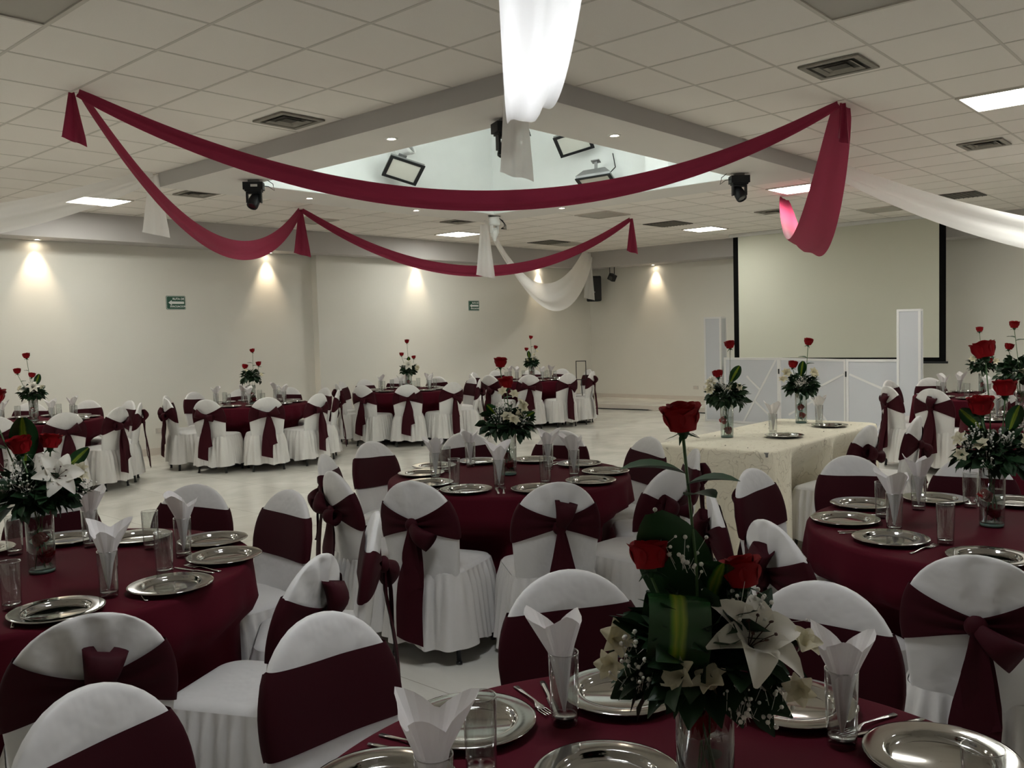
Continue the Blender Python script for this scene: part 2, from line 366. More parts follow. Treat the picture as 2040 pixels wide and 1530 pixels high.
# light panels
fr_me = MB()
for s in (-1, 1):
    fr_me.box((s * (hx - .012), 0, .0), (.024, 2 * hy, .012)); fr_me.box((0, s * (hy - .012), .0), (2 * hx - .048, .024, .012))
fr_me = fr_me.mesh('panel_frame', M['frame_w'], False)
on_me = MB().box((0, 0, .006), (2 * hx - .05, 2 * hy - .05, .008)).mesh('lit_diffuser', M['panel_on'], False)
cool_me = MB().box((0, 0, .006), (2 * hx - .05, 2 * hy - .05, .008)).mesh('lit_cool_diffuser', M['panel_cool'], False)
off_me = MB().box((0, 0, .006), (2 * hx - .05, 2 * hy - .05, .008)).mesh('unlit_diffuser', M['diff_off'], False)
PL = {(4, 11): 'lit square ceiling panel at far left, partly behind white drape', (14, 11): 'lit ceiling panel beyond the ring, left of the hanging white motor',
      (19, 6): 'lit ceiling panel just left of the projection screen top', (14, 1): 'lit ceiling panel beside the drooping burgundy ribbon at right', (9, -4): 'large lit ceiling panel at the right edge',
      (-1, 1): 'unlit ceiling panel in the top left corner', (4, -4): 'unlit ceiling panel at the top edge, right of centre', (14, 6): 'unlit ceiling panel above the end of the far ribbon',
      (19, 1): 'unlit ceiling panel behind the right white drape', (9, 11): 'unlit ceiling panel near the second ribbon hook'}
for (i, j), on in PANELS.items():
    x, y = cc(i, j)
    if in_ring(i, j) or not (X0 + .3 < x < XS - .3 and Y0 + .3 < y < YS - .3): continue
    iv = vis_area(x, y) > 0
    if not on and not iv: continue
    lab = PL.get((i, j)) or (f'lit ceiling panel out of frame, {ORD[(i + 6) // 5]} row, {ORD[(j + 13) // 4]} along' if not iv else 'unlit ceiling panel far down the ceiling')
    t = thing('ceiling_light', lab, 'ceiling light', (x, y, HC - .008), 0, 'square ceiling light panels' )
    link('frame', fr_me, t); link('diffuser', (cool_me if (i, j) in COOL else on_me) if on else off_me, t)
# vents
vf, vd, vs = MB(), MB(), MB()
for s in (-1, 1):
    vf.box((s * .23, 0, -.004), (.05, .51, .012)); vf.box((0, s * .23, -.004), (.41, .05, .012))
vf = vf.mesh('vent_frame', M['vent'], False)
vd = MB().box((0, 0, .004), (.42, .42, .006)).mesh('vent_back', M['vent_dark'], False)
def vane(a):
    m = MB()
    for s in (-1, 1): m.quad((-a, s * a, -.012), (a, s * a, -.012), (a * .8, s * a * .8, .0), (-a * .8, s * a * .8, .0)); m.quad((s * a, -a, -.012), (s * a, a, -.012), (s * a * .8, a * .8, 0), (s * a * .8, -a * .8, 0))
    return m.mesh('vane', M['vent'], False)
vanes = [vane(a) for a in (.10, .17)]
bigv = MB().box((0, 0, 0), (2 * hx, 2 * hy, .01)).mesh('return_grille', M['vent_dark'], False)
slat_me = MB().box((0, 0, -.008), (2 * hx - .02, .012, .006), Matrix.Rotation(.5, 3, 'X')).mesh('slat', M['vent'], False)
VL = ['square air vent between left ribbon and the ring', 'square dusty air vent above the right ribbon hook', 'square air vent near the right edge below the lit panel', 'small dark air vent beyond the ring, above the lit panel',
      'dark return grille by the far white drape', 'dark return grille beyond the far ribbon end', 'small dark air vent behind the drooping right ribbon', 'air vent behind the left moving head light', 'dark return grille behind the right white drape']
for k, ((i, j), kind) in enumerate(VENTS.items()):
    x, y = cc(i, j)
    t = thing('air_vent', VL[k], 'vent', (x, y, HC - .006), 0, 'ceiling air vents')
    if kind == 0:
        t.scale = (.78, .78, 1)
        link('vent_frame', vf, t); link('vent_back', vd, t)
        for v in vanes: link('vane', v, t)
    else:
        link('return_grille', bigv, t)
        for q in range(9): link('slat', slat_me, t, (0, -.24 + q * .06, 0))

# recessed downlights
trim_me = MB().lathe([(.032, .0), (.034, -.006), (.050, -.006), (.054, 0.0)], 20).mesh('trim_ring', M['white_pl'])
bulb_me = MB().lathe([(.0005, -.004), (.018, -.004), (.031, -.001)], 18).mesh('bulb', M['bulb'])
def downlight(p, lab, watts, angle, col, grp, tilt=None):
    t = thing('downlight', lab, 'downlight', p, 0, grp)
    link('trim_ring', trim_me, t); link('bulb', bulb_me, t)
    ld = bpy.data.lights.new('spot', 'SPOT'); ld.energy = watts; ld.spot_size = R(angle); ld.spot_blend = .9; ld.color = col; ld.shadow_soft_size = .03
    lo = bpy.data.objects.new('spot', ld); COL.objects.link(lo); lo.parent = t; lo.location = (0, 0, -.02)
    if tilt: lo.rotation_euler = tilt
ringsp = [((4.74, 5.43), 'small downlight in the ring soffit, near left side, nearer one'), ((4.73, 6.92), 'small downlight in the ring soffit, near left side, farther one'), ((6.03, 8.33), 'small downlight in the ring soffit, far left side, left one'),
          ((7.64, 8.33), 'small downlight in the ring soffit, far left side, right one'), ((8.98, 7.05), 'small downlight in the ring soffit, far right side'), ((6.01, 4.16), 'small downlight in the ring soffit, near right side, nearer one'),
          ((7.62, 4.16), 'small downlight in the ring soffit, seen through burgundy ribbon')]
for (x, y), l in ringsp: downlight((x, y, ZR), l, SPOT_RING, 80, (1, .86, .68), 'downlights in the ring soffit')
for (x, y, l, a) in ((4.55, 12.16, 'warm wall downlight at far left above the cream wall', None), (8.0, 12.16, 'warm wall downlight below the low point of the left ribbon', None), (11.05, 12.02, 'warm wall downlight under the far middle ribbon', None),
                     (14.55, 12.02, 'warm wall downlight behind the far white drape', None)): downlight((x, y, ZS), l, SPOT_WALL, 66, (1, .80, .56), 'downlights along the wall soffit', (R(6), 0, 0))
downlight((16.29, 10.35, ZS), 'warm wall downlight right of the corner loudspeaker', SPOT_WALL, 66, (1, .80, .56), 'downlights along the wall soffit', (0, R(-6), 0))
# tubes on the near ledges of the light well
for (c, d, l) in (((IX0 + .12, 6.2, 3.75), (.05, 2.4, .05), 'fluorescent tube hidden on the left ledge of the light well'), ((6.9, IY0 + .12, 3.75), (2.4, .05, .05), 'fluorescent tube hidden on the right ledge of the light well')):
    t = thing('tube_light', l, 'tube light', c)
    ax = 1 if d[1] > 1 else 0
    e0 = [0, 0, 0]; e1 = [0, 0, 0]; e0[ax] = -1.2; e1[ax] = 1.2
    link('tube', MB().tube([e0, e1], .022, 10).mesh('tube', M['tube_on']), t)
    link('batten', MB().box((-.06 if ax else 0, 0 if ax else -.06, 0), (.05 if ax else 2.5, 2.5 if ax else .05, .09)).mesh('batten', M['white_pl'], False), t)

# ------------------------------------------------------------------ chair
ZC, ZT, WM = .66, .915, .215
def bs(z):
    if z > ZC:
        k = min(1, (z - ZC) / (ZT - ZC)); return WM * math.sqrt(max(0, 1 - k ** 2.3)), .027 * (1 - k ** 3) ** .5 + .004
    return .19 + (WM - .19) * (z - .42) / (ZC - .42), .030
def yc(z): return -.195 - (z - .45) * .17
def bpnt(z, th, off=0.0):
    w_, t_ = bs(z); c, s = math.cos(th), math.sin(th)
    sx = math.copysign(abs(c) ** .75, c); sy = math.copysign(abs(s) ** .6, s)
    x = (w_ + off) * sx
    return Vector((x, yc(z) + .5 * x * x + (t_ + off) * sy, z))
def chair_meshes():
    D = {}
    # back cover with folds fanning out of the knot on its rear
    zs = [.41 + (ZC - .41) * i / 7 for i in range(8)] + [ZC + (ZT - ZC) * math.sin(PI / 2 * i / 12) for i in range(1, 13)]
    D['backrest_cover'] = []
    for amp, fq in ((.003, 7), (.013, 13), (.011, 10)):
        n = 72; rows = []
        for z in zs:
            row = []
            for j in range(n):
                th = 2 * PI * j / n; p = bpnt(z, th)
                if math.sin(th) < 0 and z > .72:
                    a = math.atan2(p.x, z - .66); q = min(1, (z - .72) / .08) * min(1, (ZT - z) / .03)
                    p.y += amp * q * (.5 + .5 * math.cos(a * fq + .6 * math.sin(a * 5))) * (1 - min(1, abs(p.x) / max(bs(z)[0], .01)) ** 6)
                elif z < .6: p.y += .003 * math.sin(p.x * 60) * (.6 - z) / .15
                row.append(p)
            rows.append(row)
        D['backrest_cover'].append(MB().grid(rows, True, False, True).mesh('backrest_cover', M['white_cloth']))
    # sash: flat in front, pinched to the knot behind
    def sash(zshift, skew):
        n, nv = 72, 9; rows = []
        for v in range(nv):
            vv = -1 + 2 * v / (nv - 1); row = []
            for j in range(n):
                th = 2 * PI * j / n; s = math.sin(th); q = abs(math.cos(th)) ** .75
                if s < 0: hh = .024 + (.097 - .024) * q ** 1.15; zc = .705 + zshift * (1 - q) + .01 * q; fold = .006 * math.cos(vv * 7.5) * (1 - q ** 3)
                else: hh = .097; zc = .715; fold = .0
                zc += skew * math.cos(th) * (1 if s >= 0 else .6)
                row.append(bpnt(zc + vv * hh, th, .007 + fold))
            rows.append(row)
        return MB().grid(rows, True).mesh('sash', M['burg'])
    D['sash'] = [sash(.0, .004), sash(.012, -.012), sash(-.008, .014)]
    # seat and gathered skirt
    n = 216
    def plan(j, g=0.0):      # rounded seat outline, evenly stepped, with its outward normal
        a_, b_, r_ = .205, .215, .085
        segs = [(2 * (b_ - r_), 's'), (PI / 2 * r_, 'c'), (2 * (a_ - r_), 's'), (PI / 2 * r_, 'c')] * 2
        d = (j / n) * sum(l for l, _ in segs); k = 0
        while d > segs[k][0]: d -= segs[k][0]; k += 1
        q = k // 2 * PI / 2; u = d
        if k % 2 == 0:
            half = (b_ - r_) if k in (0, 4) else (a_ - r_); out = a_ if k in (0, 4) else b_
            lx, ly, na = out, -half + u, 0.0
        else:
            ax_, bx_ = (a_, b_) if k in (1, 5) else (b_, a_); an = u / r_
            lx, ly, na = ax_ - r_ + r_ * math.cos(an), bx_ - r_ + r_ * math.sin(an), an
        c, s_ = math.cos(q), math.sin(q); nx, ny = math.cos(q + na), math.sin(q + na)
        return (c * lx - s_ * ly) + nx * g, (s_ * lx + c * ly) + ny * g
    rows = []
    for sc_, z in ((.0, .476), (.5, .475), (.85, .471), (.96, .463), (1.0, .450)):
        rows.append([(plan(j)[0] * sc_, plan(j)[1] * sc_, z) for j in range(n)])
    D['seat_cover'] = MB().grid(rows, True).mesh('seat_cover', M['white_cloth'])
    rn = random.Random(4); ph = [rn.uniform(-.9, .9) for _ in range(60)]; am = [rn.uniform(.6, 1.3) for _ in range(60)]
    rows = []
    for k in range(11):
        t = k / 10; z = .452 - t * .362; row = []
        for j in range(n):
            a = 2 * PI * j / n; q = j / n * 30; k0 = int(q) % 30; fr = q % 1
            fine = (am[k0] * (1 - fr) + am[(k0 + 1) % 30] * fr) * math.cos(2 * PI * q + ph[k0] * .5 * math.sin(PI * fr))
            big = math.cos(13 * a + 1.1 * math.sin(3 * a)) * .6 + .4 * math.cos(17 * a + 2)
            rip = fine * .011 * min(1, t * 5) * (1 - .6 * t) + big * .018 * t
            x, y = plan(j, .003 + .012 * min(1, t * 4) + .040 * t + rip)
            row.append((x, y, z + (.010 * math.sin(4 * a + 1) + .006 * math.sin(9 * a)) * t))
        rows.append(row)
    D['skirt'] = MB().grid(rows, True).mesh('skirt', M['skirt'])
    D['leg'] = {}
    for sx in (-1, 1):
        for sy in (-1, 1):
            D['leg'][(sx, sy)] = MB().tube([(sx * .150, sy * .150, .44), (sx * .185, sy * .190, .012)], .0125, 8).tube([(sx * .185, sy * .190, .014), (sx * .186, sy * .191, 0)], .0155, 8).mesh('leg', M['black_leg'])
    # knot, loops, tails
    kz = .70; ky = bpnt(kz, -PI / 2).y - .022
    D['knot'] = MB().ball((0, ky, kz), .03, 12, 8, (1.15, .8, 1.15)).mesh('knot', M['burg'])
    def loop(d, ln, w0, w1, up):
        d = Vector(d).normalized(); a = d.cross(Vector((0, 1, 0))).normalized(); b = Vector((0, -1, 0)); rows = []
        for k in range(8):
            t = k / 7; ln_ = ln * 1.2; c = Vector((0, ky - .012, kz)) + d * (ln_ * t) + b * (.024 * math.sin(PI * t)); wa = w0 + (w1 - w0) * t ** .8; wa *= 1.15; wb_ = .008 + .028 * math.sin(PI * min(1, t * .75))
            rows.append([c + a * (wa * math.cos(2 * PI * j / 14)) + b * (wb_ * math.sin(2 * PI * j / 14) + .006 * math.cos(4 * PI * j / 14) * t) for j in range(14)])
        # fold the lip back in
        c = Vector((0, ky - .012, kz)) + d * (ln * .55)
        rows.append([c + (Vector(p) - c) * .45 for p in rows[-1]])
        return MB().grid(rows, True).mesh('bow_loop', M['burg'])
    D['loops'] = [[loop((1, 0, .45), .11, .016, .045, 0), loop((-1, 0, .1), .10, .016, .042, 0)], [loop((.25, 0, 1), .105, .018, .050, 0)], [loop((.75, 0, -.5), .115, .016, .046, 0)], [loop((-.9, 0, .35), .11, .016, .048, 0), loop((.8, 0, -.1), .09, .016, .04, 0)]]
    def tail(dx, ln, w0, w1, yo, wav):
        rows = []
        for k in range(11):
            t = k / 10; z = kz - .012 - ln * t; hw = w0 + (w1 - w0) * min(1, t * 2.2)
            y = min(yc(max(z, .45)) - .034, ky - .004) - yo - (.05 * max(0, .45 - z) / .45 + .012 if z < .46 else .012 * max(0, 1 - (z - .46) / .1))
            row = []
            for s in range(7):
                u = -1 + s / 3; row.append((dx * t ** .8 + u * hw + .008 * math.sin(t * 5 + wav), y - .008 * math.cos(u * 2.4 + wav) + .006 * math.sin(t * 7 + wav), z + .02 * u * (1 if wav > 1 else -1) * (t > .95)))
            rows.append(row)
        m = MB().grid(rows); return m.mesh('tail', M['burg'])
    D['tails'] = [[tail(-.03, .50, .018, .068, .004, .3), tail(.035, .36, .018, .062, .014, 1.4)], [tail(.0, .55, .02, .072, .004, .8), tail(.02, .30, .016, .045, .014, 2.2)],
                  [tail(.02, .46, .018, .07, .004, 1.9), tail(-.03, .54, .016, .06, .016, .2)]]
    return D
CH = chair_meshes()
chairs = []
def chair(p, face, table, var=None, cat=True):
    """p: floor point below the middle of the back's top edge; face: the way the sitter looks (radians)."""
    k = len(chairs) if var is None else var
    yb = yc(ZT)                      # back's top sits this far behind the origin
    ox, oy = p[0] - yb * math.cos(face), p[1] - yb * math.sin(face)
    t = link('banquet_chair', None, loc=(ox, oy, 0), rot=(0, 0, face - PI / 2)); t.empty_display_size = .1
    link('backrest_cover', CH['backrest_cover'][k % 3], t); link('sash', CH['sash'][k % 3], t)
    link('seat_cover', CH['seat_cover'], t); link('skirt', CH['skirt'], t); link('knot', CH['knot'], t)
    for m in CH['loops'][k % 4]: link('bow_loop', m, t)
    for m in CH['tails'][(k * 2 + k // 4) % 3]: link('tail', m, t)
    for key in CH['leg']: link('leg', CH['leg'][key], t)
    t['category'] = 'chair'; t['group'] = 'white chairs at ' + table
    chairs.append((t, table, Vector((p[0], p[1], .6)))); return t

# ------------------------------------------------------------------ tables
TB = {'A': (1.28, .77), 'B': (1.27, 3.53), 'C': (3.92, 3.53), 'D': (3.97, .92), 'E': (3.88, 10.76), 'F': (6.49, 10.42), 'G': (9.28, 10.42), 'H': (12.0, 10.2), 'I': (10.9, 2.62), 'J': (8.54, 1.49)}
TN = {'A': 'the nearest table', 'B': 'the left foreground table', 'C': 'the centre table', 'D': 'the right foreground table', 'E': 'the far left table', 'F': 'the far mid-left table',
      'G': 'the far middle table', 'H': 'the far corner table', 'I': 'the far right table', 'J': 'the half-hidden right table'}
TR, TZ = .725, .765
def smooth(x): x = max(0, min(1, x)); return x * x * (3 - 2 * x)
def cloth_mesh(r, seed, nf=19, seats=()):
    rn = random.Random(seed); p1, p2, p3 = (rn.uniform(0, 6) for _ in range(3)); n = 132; rows = []
    for rr in (.001, r * .5, r * .9, r - .02): rows.append([(rr * math.cos(2 * PI * j / n), rr * math.sin(2 * PI * j / n), TZ) for j in range(n)])
    for k in range(4):
        a = PI / 2 * (k + 1) / 4; rows.append([((r - .02 + .02 * math.sin(a)) * math.cos(2 * PI * j / n), (r - .02 + .02 * math.sin(a)) * math.sin(2 * PI * j / n), TZ - .02 + .02 * math.cos(a)) for j in range(n)])
    for k in range(1, 15):
        t = k / 14; row = []
        for j in range(n):
            a = 2 * PI * j / n
            f = math.cos(nf * a + p1 + .8 * math.sin(3 * a + p2)) * .6 + .4 * math.cos((nf + 6) * a + p3)
            rr = r + .035 * t + .05 * t ** .8 * f
            z = TZ - .02 - t * (.60 + .02 * math.sin(4 * a + p2))
            for sa, sr in seats:          # the seats press the hanging cloth inward
                dl = abs((a - sa + PI) % (2 * PI) - PI) * r; lim = sr - .274 - .285
                if rr > lim: rr -= (rr - lim) * smooth((.33 - dl) / .09) * smooth((.61 - z) / .11)
            row.append((rr * math.cos(a), rr * math.sin(a), z))
        rows.append(row)
    return MB().grid(rows, True).mesh('tablecloth', M['burg_cloth'])
top_me = MB().lathe([(.001, 0), (TR - .03, 0), (TR - .03, .03), (.001, .03)], 40).mesh('tabletop', M['grey'], False)
ped_me = MB().tube([(0, 0, .02), (0, 0, TZ - .035)], .035, 12).mesh('pedestal', M['black_leg'])
foot_me = MB().box((0, .25, .015), (.06, .55, .03)).mesh('table_foot', M['black_leg'], False)
for q, (k, (x, y)) in enumerate(TB.items()):
    t = thing('round_table', 'round banquet table under the burgundy cloth of ' + TN[k][4:], 'table', (x, y, 0), q * .7, 'round banquet tables')
    link('tabletop', top_me, t, (0, 0, TZ - .033)); link('pedestal', ped_me, t)
    for a in range(4): link('table_foot', foot_me, t, (0, 0, 0), (0, 0, a * PI / 2))

# chairs: (table, angle, radius) of the middle of the back's top edge
SEATS = {}
def ring_chairs(k, lst):
    cx, cy = TB[k]; SEATS[k] = [(R(e[0]), e[1]) for e in lst]
    for q, e in enumerate(lst):
        a, r = R(e[0]), e[1]; tw = R(e[2]) if len(e) > 2 else 0
        p = (cx + r * math.cos(a), cy + r * math.sin(a))
        if not inview((p[0], p[1], .6), 140): continue
        chair(p, a + PI + tw, k, e[3] if len(e) > 3 else None)
ring_chairs('A', [(10, 1.08, -4), (48, 1.12, 0), (88, 1.10, 5), (117, 1.22, -12), (-28, 1.1)])
ring_chairs('B', [(67, 1.04), (30, 1.07), (-1, 1.10, 0), (-38, 1.26, 0, 2), (-70, 1.24, 6, 1), (-105, 1.22, -2, 1)])
ring_chairs('C', [(-163, 1.12, 0, 2), (-127, 1.19, 0, 1), (-94, 1.18, 0, 3), (-57, 1.11, 6), (-21, 1.05, 0), (21, 1.07, 0), (58, 1.12), (97, 1.14, 0), (129, 1.13), (166, 1.13, 0, 3)])
ring_chairs('D', [(50, 1.13), (18, 1.05), (-20, 1.1), (-169, 1.12, 0, 2), (153, 1.12, -6, 1), (122, 1.13, 0, 1), (87, 1.10)])
ring_chairs('E', [(-128, 1.12), (-95, 1.13, 0, 0), (-62, 1.13), (-30, 1.13), (0, 1.12), (36, 1.1), (72, 1.12), (108, 1.12)])
ring_chairs('F', [(-151, 1.12, 0, 3), (-113, 1.12, 0, 0), (-76, 1.14), (-42, 1.14), (-6, 1.12), (30, 1.12), (66, 1.12), (103, 1.12), (138, 1.12), (168, 1.12)])
ring_chairs('G', [(-169, 1.14, 0, 3), (-133, 1.14, 0, 0), (-97, 1.14), (-58, 1.14, 10), (-20, 1.12), (22, 1.1), (58, 1.12), (90, 1.12), (122, 1.12), (155, 1.14)])
ring_chairs('H', [(-180, 1.12), (-142, 1.12, 0, 3), (-106, 1.12, 0, 2), (-70, 1.14), (-30, 1.12), (8, 1.1), (40, 1.1), (78, 1.12), (112, 1.12), (148, 1.12)])
ring_chairs('I', [(168, 1.12, 0, 1), (138, 1.14), (46, 1.12), (80, 1.12), (-160, 1.12)])
for q, (k, (x, y)) in enumerate(TB.items()):
    c = link('tablecloth', cloth_mesh(.765 if k == 'B' else TR, q, 19, SEATS.get(k, ())), None, (x, y, 0)); tag(c, 'burgundy cloth draped in folds over ' + TN[k], 'tablecloth', 'burgundy round tablecloths')
# two chairs of the head table
chair((6.16, 2.19), R(86), 'head', 3); chair((6.92, 2.10), R(94), 'head', 2)

# ------------------------------------------------------------------ head table
hx0, hx1, hy0, hy1, HZ = 5.46, 7.55, 2.60, 3.50, .78
def head_cloth():
    def per(g, n=160):
        L = []; r = .09 + g * .6; a, b, c, d = hx0 - g, hx1 + g, hy0 - g, hy1 + g
        cor = [((b - r, d - r), 0), ((a + r, d - r), 90), ((a + r, c + r), 180), ((b - r, c + r), 270)]
        for k, ((cx, cy), st) in enumerate(cor):
            for q in range(8): an = R(st + 90 * q / 7); L.append((cx + r * math.cos(an), cy + r * math.sin(an), an))
            (nx, ny), ns = cor[(k + 1) % 4]; an = R(st + 90)
            e0 = (cx + r * math.cos(an), cy + r * math.sin(an)); e1 = (nx + r * math.cos(an), ny + r * math.sin(an))
            m = 44 if k % 2 == 0 else 20
            for q in range(1, m): u = q / m; L.append((e0[0] + (e1[0] - e0[0]) * u, e0[1] + (e1[1] - e0[1]) * u, an))
        return L
    rows = []; P0 = per(0); n = len(P0); cx, cy = (hx0 + hx1) / 2, (hy0 + hy1) / 2
    for s in (.002, .5, .9): rows.append([(cx + (x - cx) * s, cy + (y - cy) * s, HZ) for x, y, a in P0])
    for g, z in ((-.02, HZ), (-.006, HZ - .006), (0, HZ - .02)): rows.append([(x, y, z) for x, y, a in per(g)])
    for k in range(1, 9):
        t = k / 8; P = per(.03 * t); row = []
        for j, (x, y, a) in enumerate(P):
            s = j / n * 2 * PI; f = (math.cos(23 * s + 1.2 * math.sin(4 * s)) * .6 + .4 * math.cos(37 * s)) * .025 * t
            px, py, z = x + math.cos(a) * f, y + math.sin(a) * f, HZ - .02 - t * .74
            for sx in (6.17, 6.90):
                if py < 2.80: py += (2.80 - py) * smooth((.37 - abs(px - sx)) / .10) * smooth((.74 - z) / .22) * (y < 2.7)
            row.append((px, py, z))
        rows.append(row)
    return MB().grid(rows, True).mesh('head_tablecloth', M['lace'])
t = thing('head_table', 'rectangular head table under the cream embroidered cloth', 'table', ((hx0 + hx1) / 2, (hy0 + hy1) / 2, 0))
link('tabletop', MB().box((0, 0, HZ - .022), (hx1 - hx0 - .04, hy1 - hy0 - .04, .03)).mesh('head_tabletop', M['grey'], False), t)
for sx in (-1, 1):
    for sy in (-1, 1): link('leg', MB().tube([(sx * .85, sy * .33, HZ - .03), (sx * .85, sy * .33, 0)], .02, 8).mesh('table_leg', M['black_leg']), t)
tag(link('head_tablecloth', head_cloth()), 'cream embroidered cloth draped over the rectangular head table', 'tablecloth')
sq = MB()
rn = random.Random(5)
for k in range(14):
    sq.ball((rn.uniform(hx0 + .1, hx1 - .1), rn.uniform(hy0 + .05, hy1 - .1), HZ + .003), .004, 6, 4)
so = tag(link('sequins', sq.mesh('sequins', M['silver'])), 'tiny shiny sequins scattered on the cream head tablecloth', 'sequins'); so['kind'] = 'stuff'

# ------------------------------------------------------------------ tableware
plate_me = MB().lathe([(.001, .004), (.086, .004), (.091, .0055), (.0965, .012), (.0985, .0175), (.101, .0195), (.105, .0195), (.136, .0215), (.1420, .0205), (.1435, .0185), (.140, .017), (.105, .015), (.0965, .003), (.090, 0), (.001, 0)], 48).mesh('charger_plate', M['silver'])
def glass_me():
    p = [(.001, 0), (.0285, 0), (.0290, .004), (.0300, .016), (.0335, .157), (.0332, .160), (.0318, .160), (.0314, .157), (.0284, .022), (.026, .018), (.001, .016)]
    m = MB().lathe(p, 28); n = 28
    for q in range(len(m.f)):
        if q // n in (0, 1, 2, 4, 5, 6, 8, 9): m.mi[q] = 1
    return m.mesh('drinking_glass', [M['glass'], M['glass_base']])
glass_me = glass_me()
def napkin_me(seed):
    rn = random.Random(seed); n = 36; th0 = rn.uniform(0, PI); asym = rn.uniform(.0, .03); rows = []
    hs = [.0, .15, .4, .62, .75, .88, 1.0]
    for t in hs:
        row = []
        for j in range(n):
            a = 2 * PI * j / n
            q3 = ((a - th0) / (2 * PI) * 3) % 1; sp = 1 - abs(2 * q3 - 1); two = .5 + .5 * math.cos(a - th0)
            top = .198 + .046 * sp + asym * two
            z = .028 + (top - .028) * t
            base = .003 + .0195 * min(1, max(0, z - .028) / .115) ** .9
            if z > .15: base = .0225 + (z - .15) * (.24 + .26 * sp + .16 * two)
            base *= 1 + .10 * math.cos(6 * a + seed) * (z > .05)
            row.append((base * math.cos(a), base * math.sin(a) * .92, z))
        rows.append(row)
    return MB().grid(rows, True, True).mesh('napkin', M['napkin'], False)
napkins = [napkin_me(s) for s in range(6)]
def fork_me():
    m = MB(); L = []
    prof = [(0, .0075, .002), (.03, .0065, .003), (.07, .0035, .006), (.105, .003, .008), (.118, .006, .006), (.130, .0115, .003), (.145, .0125, .002)]
    m.grid([[(x, -w_, z), (x, -w_ * .5, z + .0015), (x, w_ * .5, z + .0015), (x, w_, z), (x, 0, z - .0012)] for x, w_, z in prof], True, True, True)
    for k in range(4):
        y = -.0105 + k * .007; m.grid([[(x, y - .0016, z), (x, y + .0016, z), (x, y, z + .0016)] for x, z in ((.144, .002), (.165, .003), (.188, .006))], True, False, True)
    return m.mesh('fork', M['steel'])
def knife_me():
    m = MB(); prof = [(0, .006, .003), (.02, .0075, .0035), (.08, .006, .004), (.095, .005, .003), (.10, .008, .002), (.15, .0095, .002), (.19, .008, .002), (.205, .002, .002)]
    return m.grid([[(x, -w_, z), (x, 0, z + .0016), (x, w_, z), (x, 0, max(z - .0016, .0))] for x, w_, z in prof], True, True, True).mesh('knife', M['steel'])
fork_me, knife_me = fork_me(), knife_me()
ITEMS = []
def plate(k, x, y, z=TZ): ITEMS.append((link('charger_plate', plate_me, None, (x, y, z), (0, 0, random.random())), 'plate', k))
def glass(k, x, y, nap=None, z=TZ):
    g = link('drinking_glass', glass_me, None, (x, y, z)); ITEMS.append((g, 'glass_n' if nap is not None else 'glass', k))
    if nap is not None:
        o = link('napkin', napkins[nap % 6], None, (x, y, z + .0), (R(random.uniform(-2, 2)), R(random.uniform(-2, 2)), nap * 1.9 + .4)); ITEMS.append((o, 'napkin', k))
def cutlery(k, x, y, a, z=TZ + .001, both=True):
    ITEMS.append((link('fork', fork_me, None, (x, y, z), (0, 0, a)), 'fork', k))
    if both: ITEMS.append((link('knife', knife_me, None, (x - .028 * math.sin(a), y + .028 * math.cos(a), z), (0, 0, a + .06)), 'knife', k))

for p in ((1.33, 1.33), (1.66, 1.16), (1.84, .83), (1.78, .50), (1.315, .955), (1.03, 1.27)): plate('A', *p)
for p, n_ in (((1.47, 1.18), 0), ((1.19, 1.165), None), ((.97, 1.06), 3), ((1.735, .675), 4), ((1.545, .37), None)): glass('A', *p, n_)
def lay(k, kind, x, y, a): ITEMS.append((link(kind, fork_me if kind == 'fork' else knife_me, None, (x, y, TZ + .001), (0, 0, a)), kind, k))
for kind, x, y, a in (('fork', 1.551, 1.394, -2.0), ('knife', 1.612, 1.362, -2.27), ('fork', 1.945, .640, 2.84), ('knife', 1.955, .585, 2.66), ('fork', 1.180, 1.455, -1.42), ('knife', 1.135, 1.440, -1.30)): lay('A', kind, x, y, a)
for p in ((1.46, 2.91), (1.79, 3.12), (1.91, 3.42), (1.74, 3.75), (1.54, 3.99), (1.09, 2.93), (1.22, 4.08)): plate('B', *p)
for p, n_ in (((1.28, 2.985), 2), ((1.56, 3.79), 5), ((1.71, 3.29), 1), ((1.70, 3.54), None), ((1.535, 3.10), None), ((1.31, 3.92), None), ((1.02, 3.11), None)): glass('B', *p, n_)
cutlery('B', 1.335, 2.83, 1.35, both=False); cutlery('B', 1.68, 2.965, 1.75); cutlery('B', 1.91, 3.26, 2.9); cutlery('B', .95, 2.90, 1.2, both=False)
for p in ((4.18, 4.03), (4.42, 3.75), (4.43, 3.39), (4.27, 3.07), (3.96, 2.95), (3.60, 3.04), (3.37, 3.35), (3.40, 3.68), (3.62, 3.98), (3.87, 4.13)): plate('C', *p)
for p, n_ in (((4.03, 3.96), 4), ((3.56, 3.28), 2), ((3.57, 3.80), 0), ((4.08, 3.16), 1), ((4.22, 3.47), 3), ((3.79, 3.94), None), ((3.45, 3.52), None), ((3.79, 3.14), None)): glass('C', *p, n_)
cutlery('C', 3.43, 3.13, .75); cutlery('C', 3.27, 3.50, .1); cutlery('C', 4.12, 2.93, 1.7); cutlery('C', 4.52, 3.58, 3.1)
for p in ((4.12, 1.50), (3.75, 1.44), (3.51, 1.17), (4.42, 1.27), (4.54, .96), (3.42, .80)): plate('D', *p)
for p, n_ in (((3.69, 1.215), 1), ((4.18, 1.27), 0), ((3.92, 1.34), None), ((3.58, .99), None), ((4.36, 1.10), None), ((4.62, .78), 5)): glass('D', *p, n_)
cutlery('D', 3.91, 1.56, -1.5); cutlery('D', 3.53, 1.38, -1.0); cutlery('D', 3.36, 1.05, -.2, both=False); cutlery('D', 4.57, 1.16, 3.4)
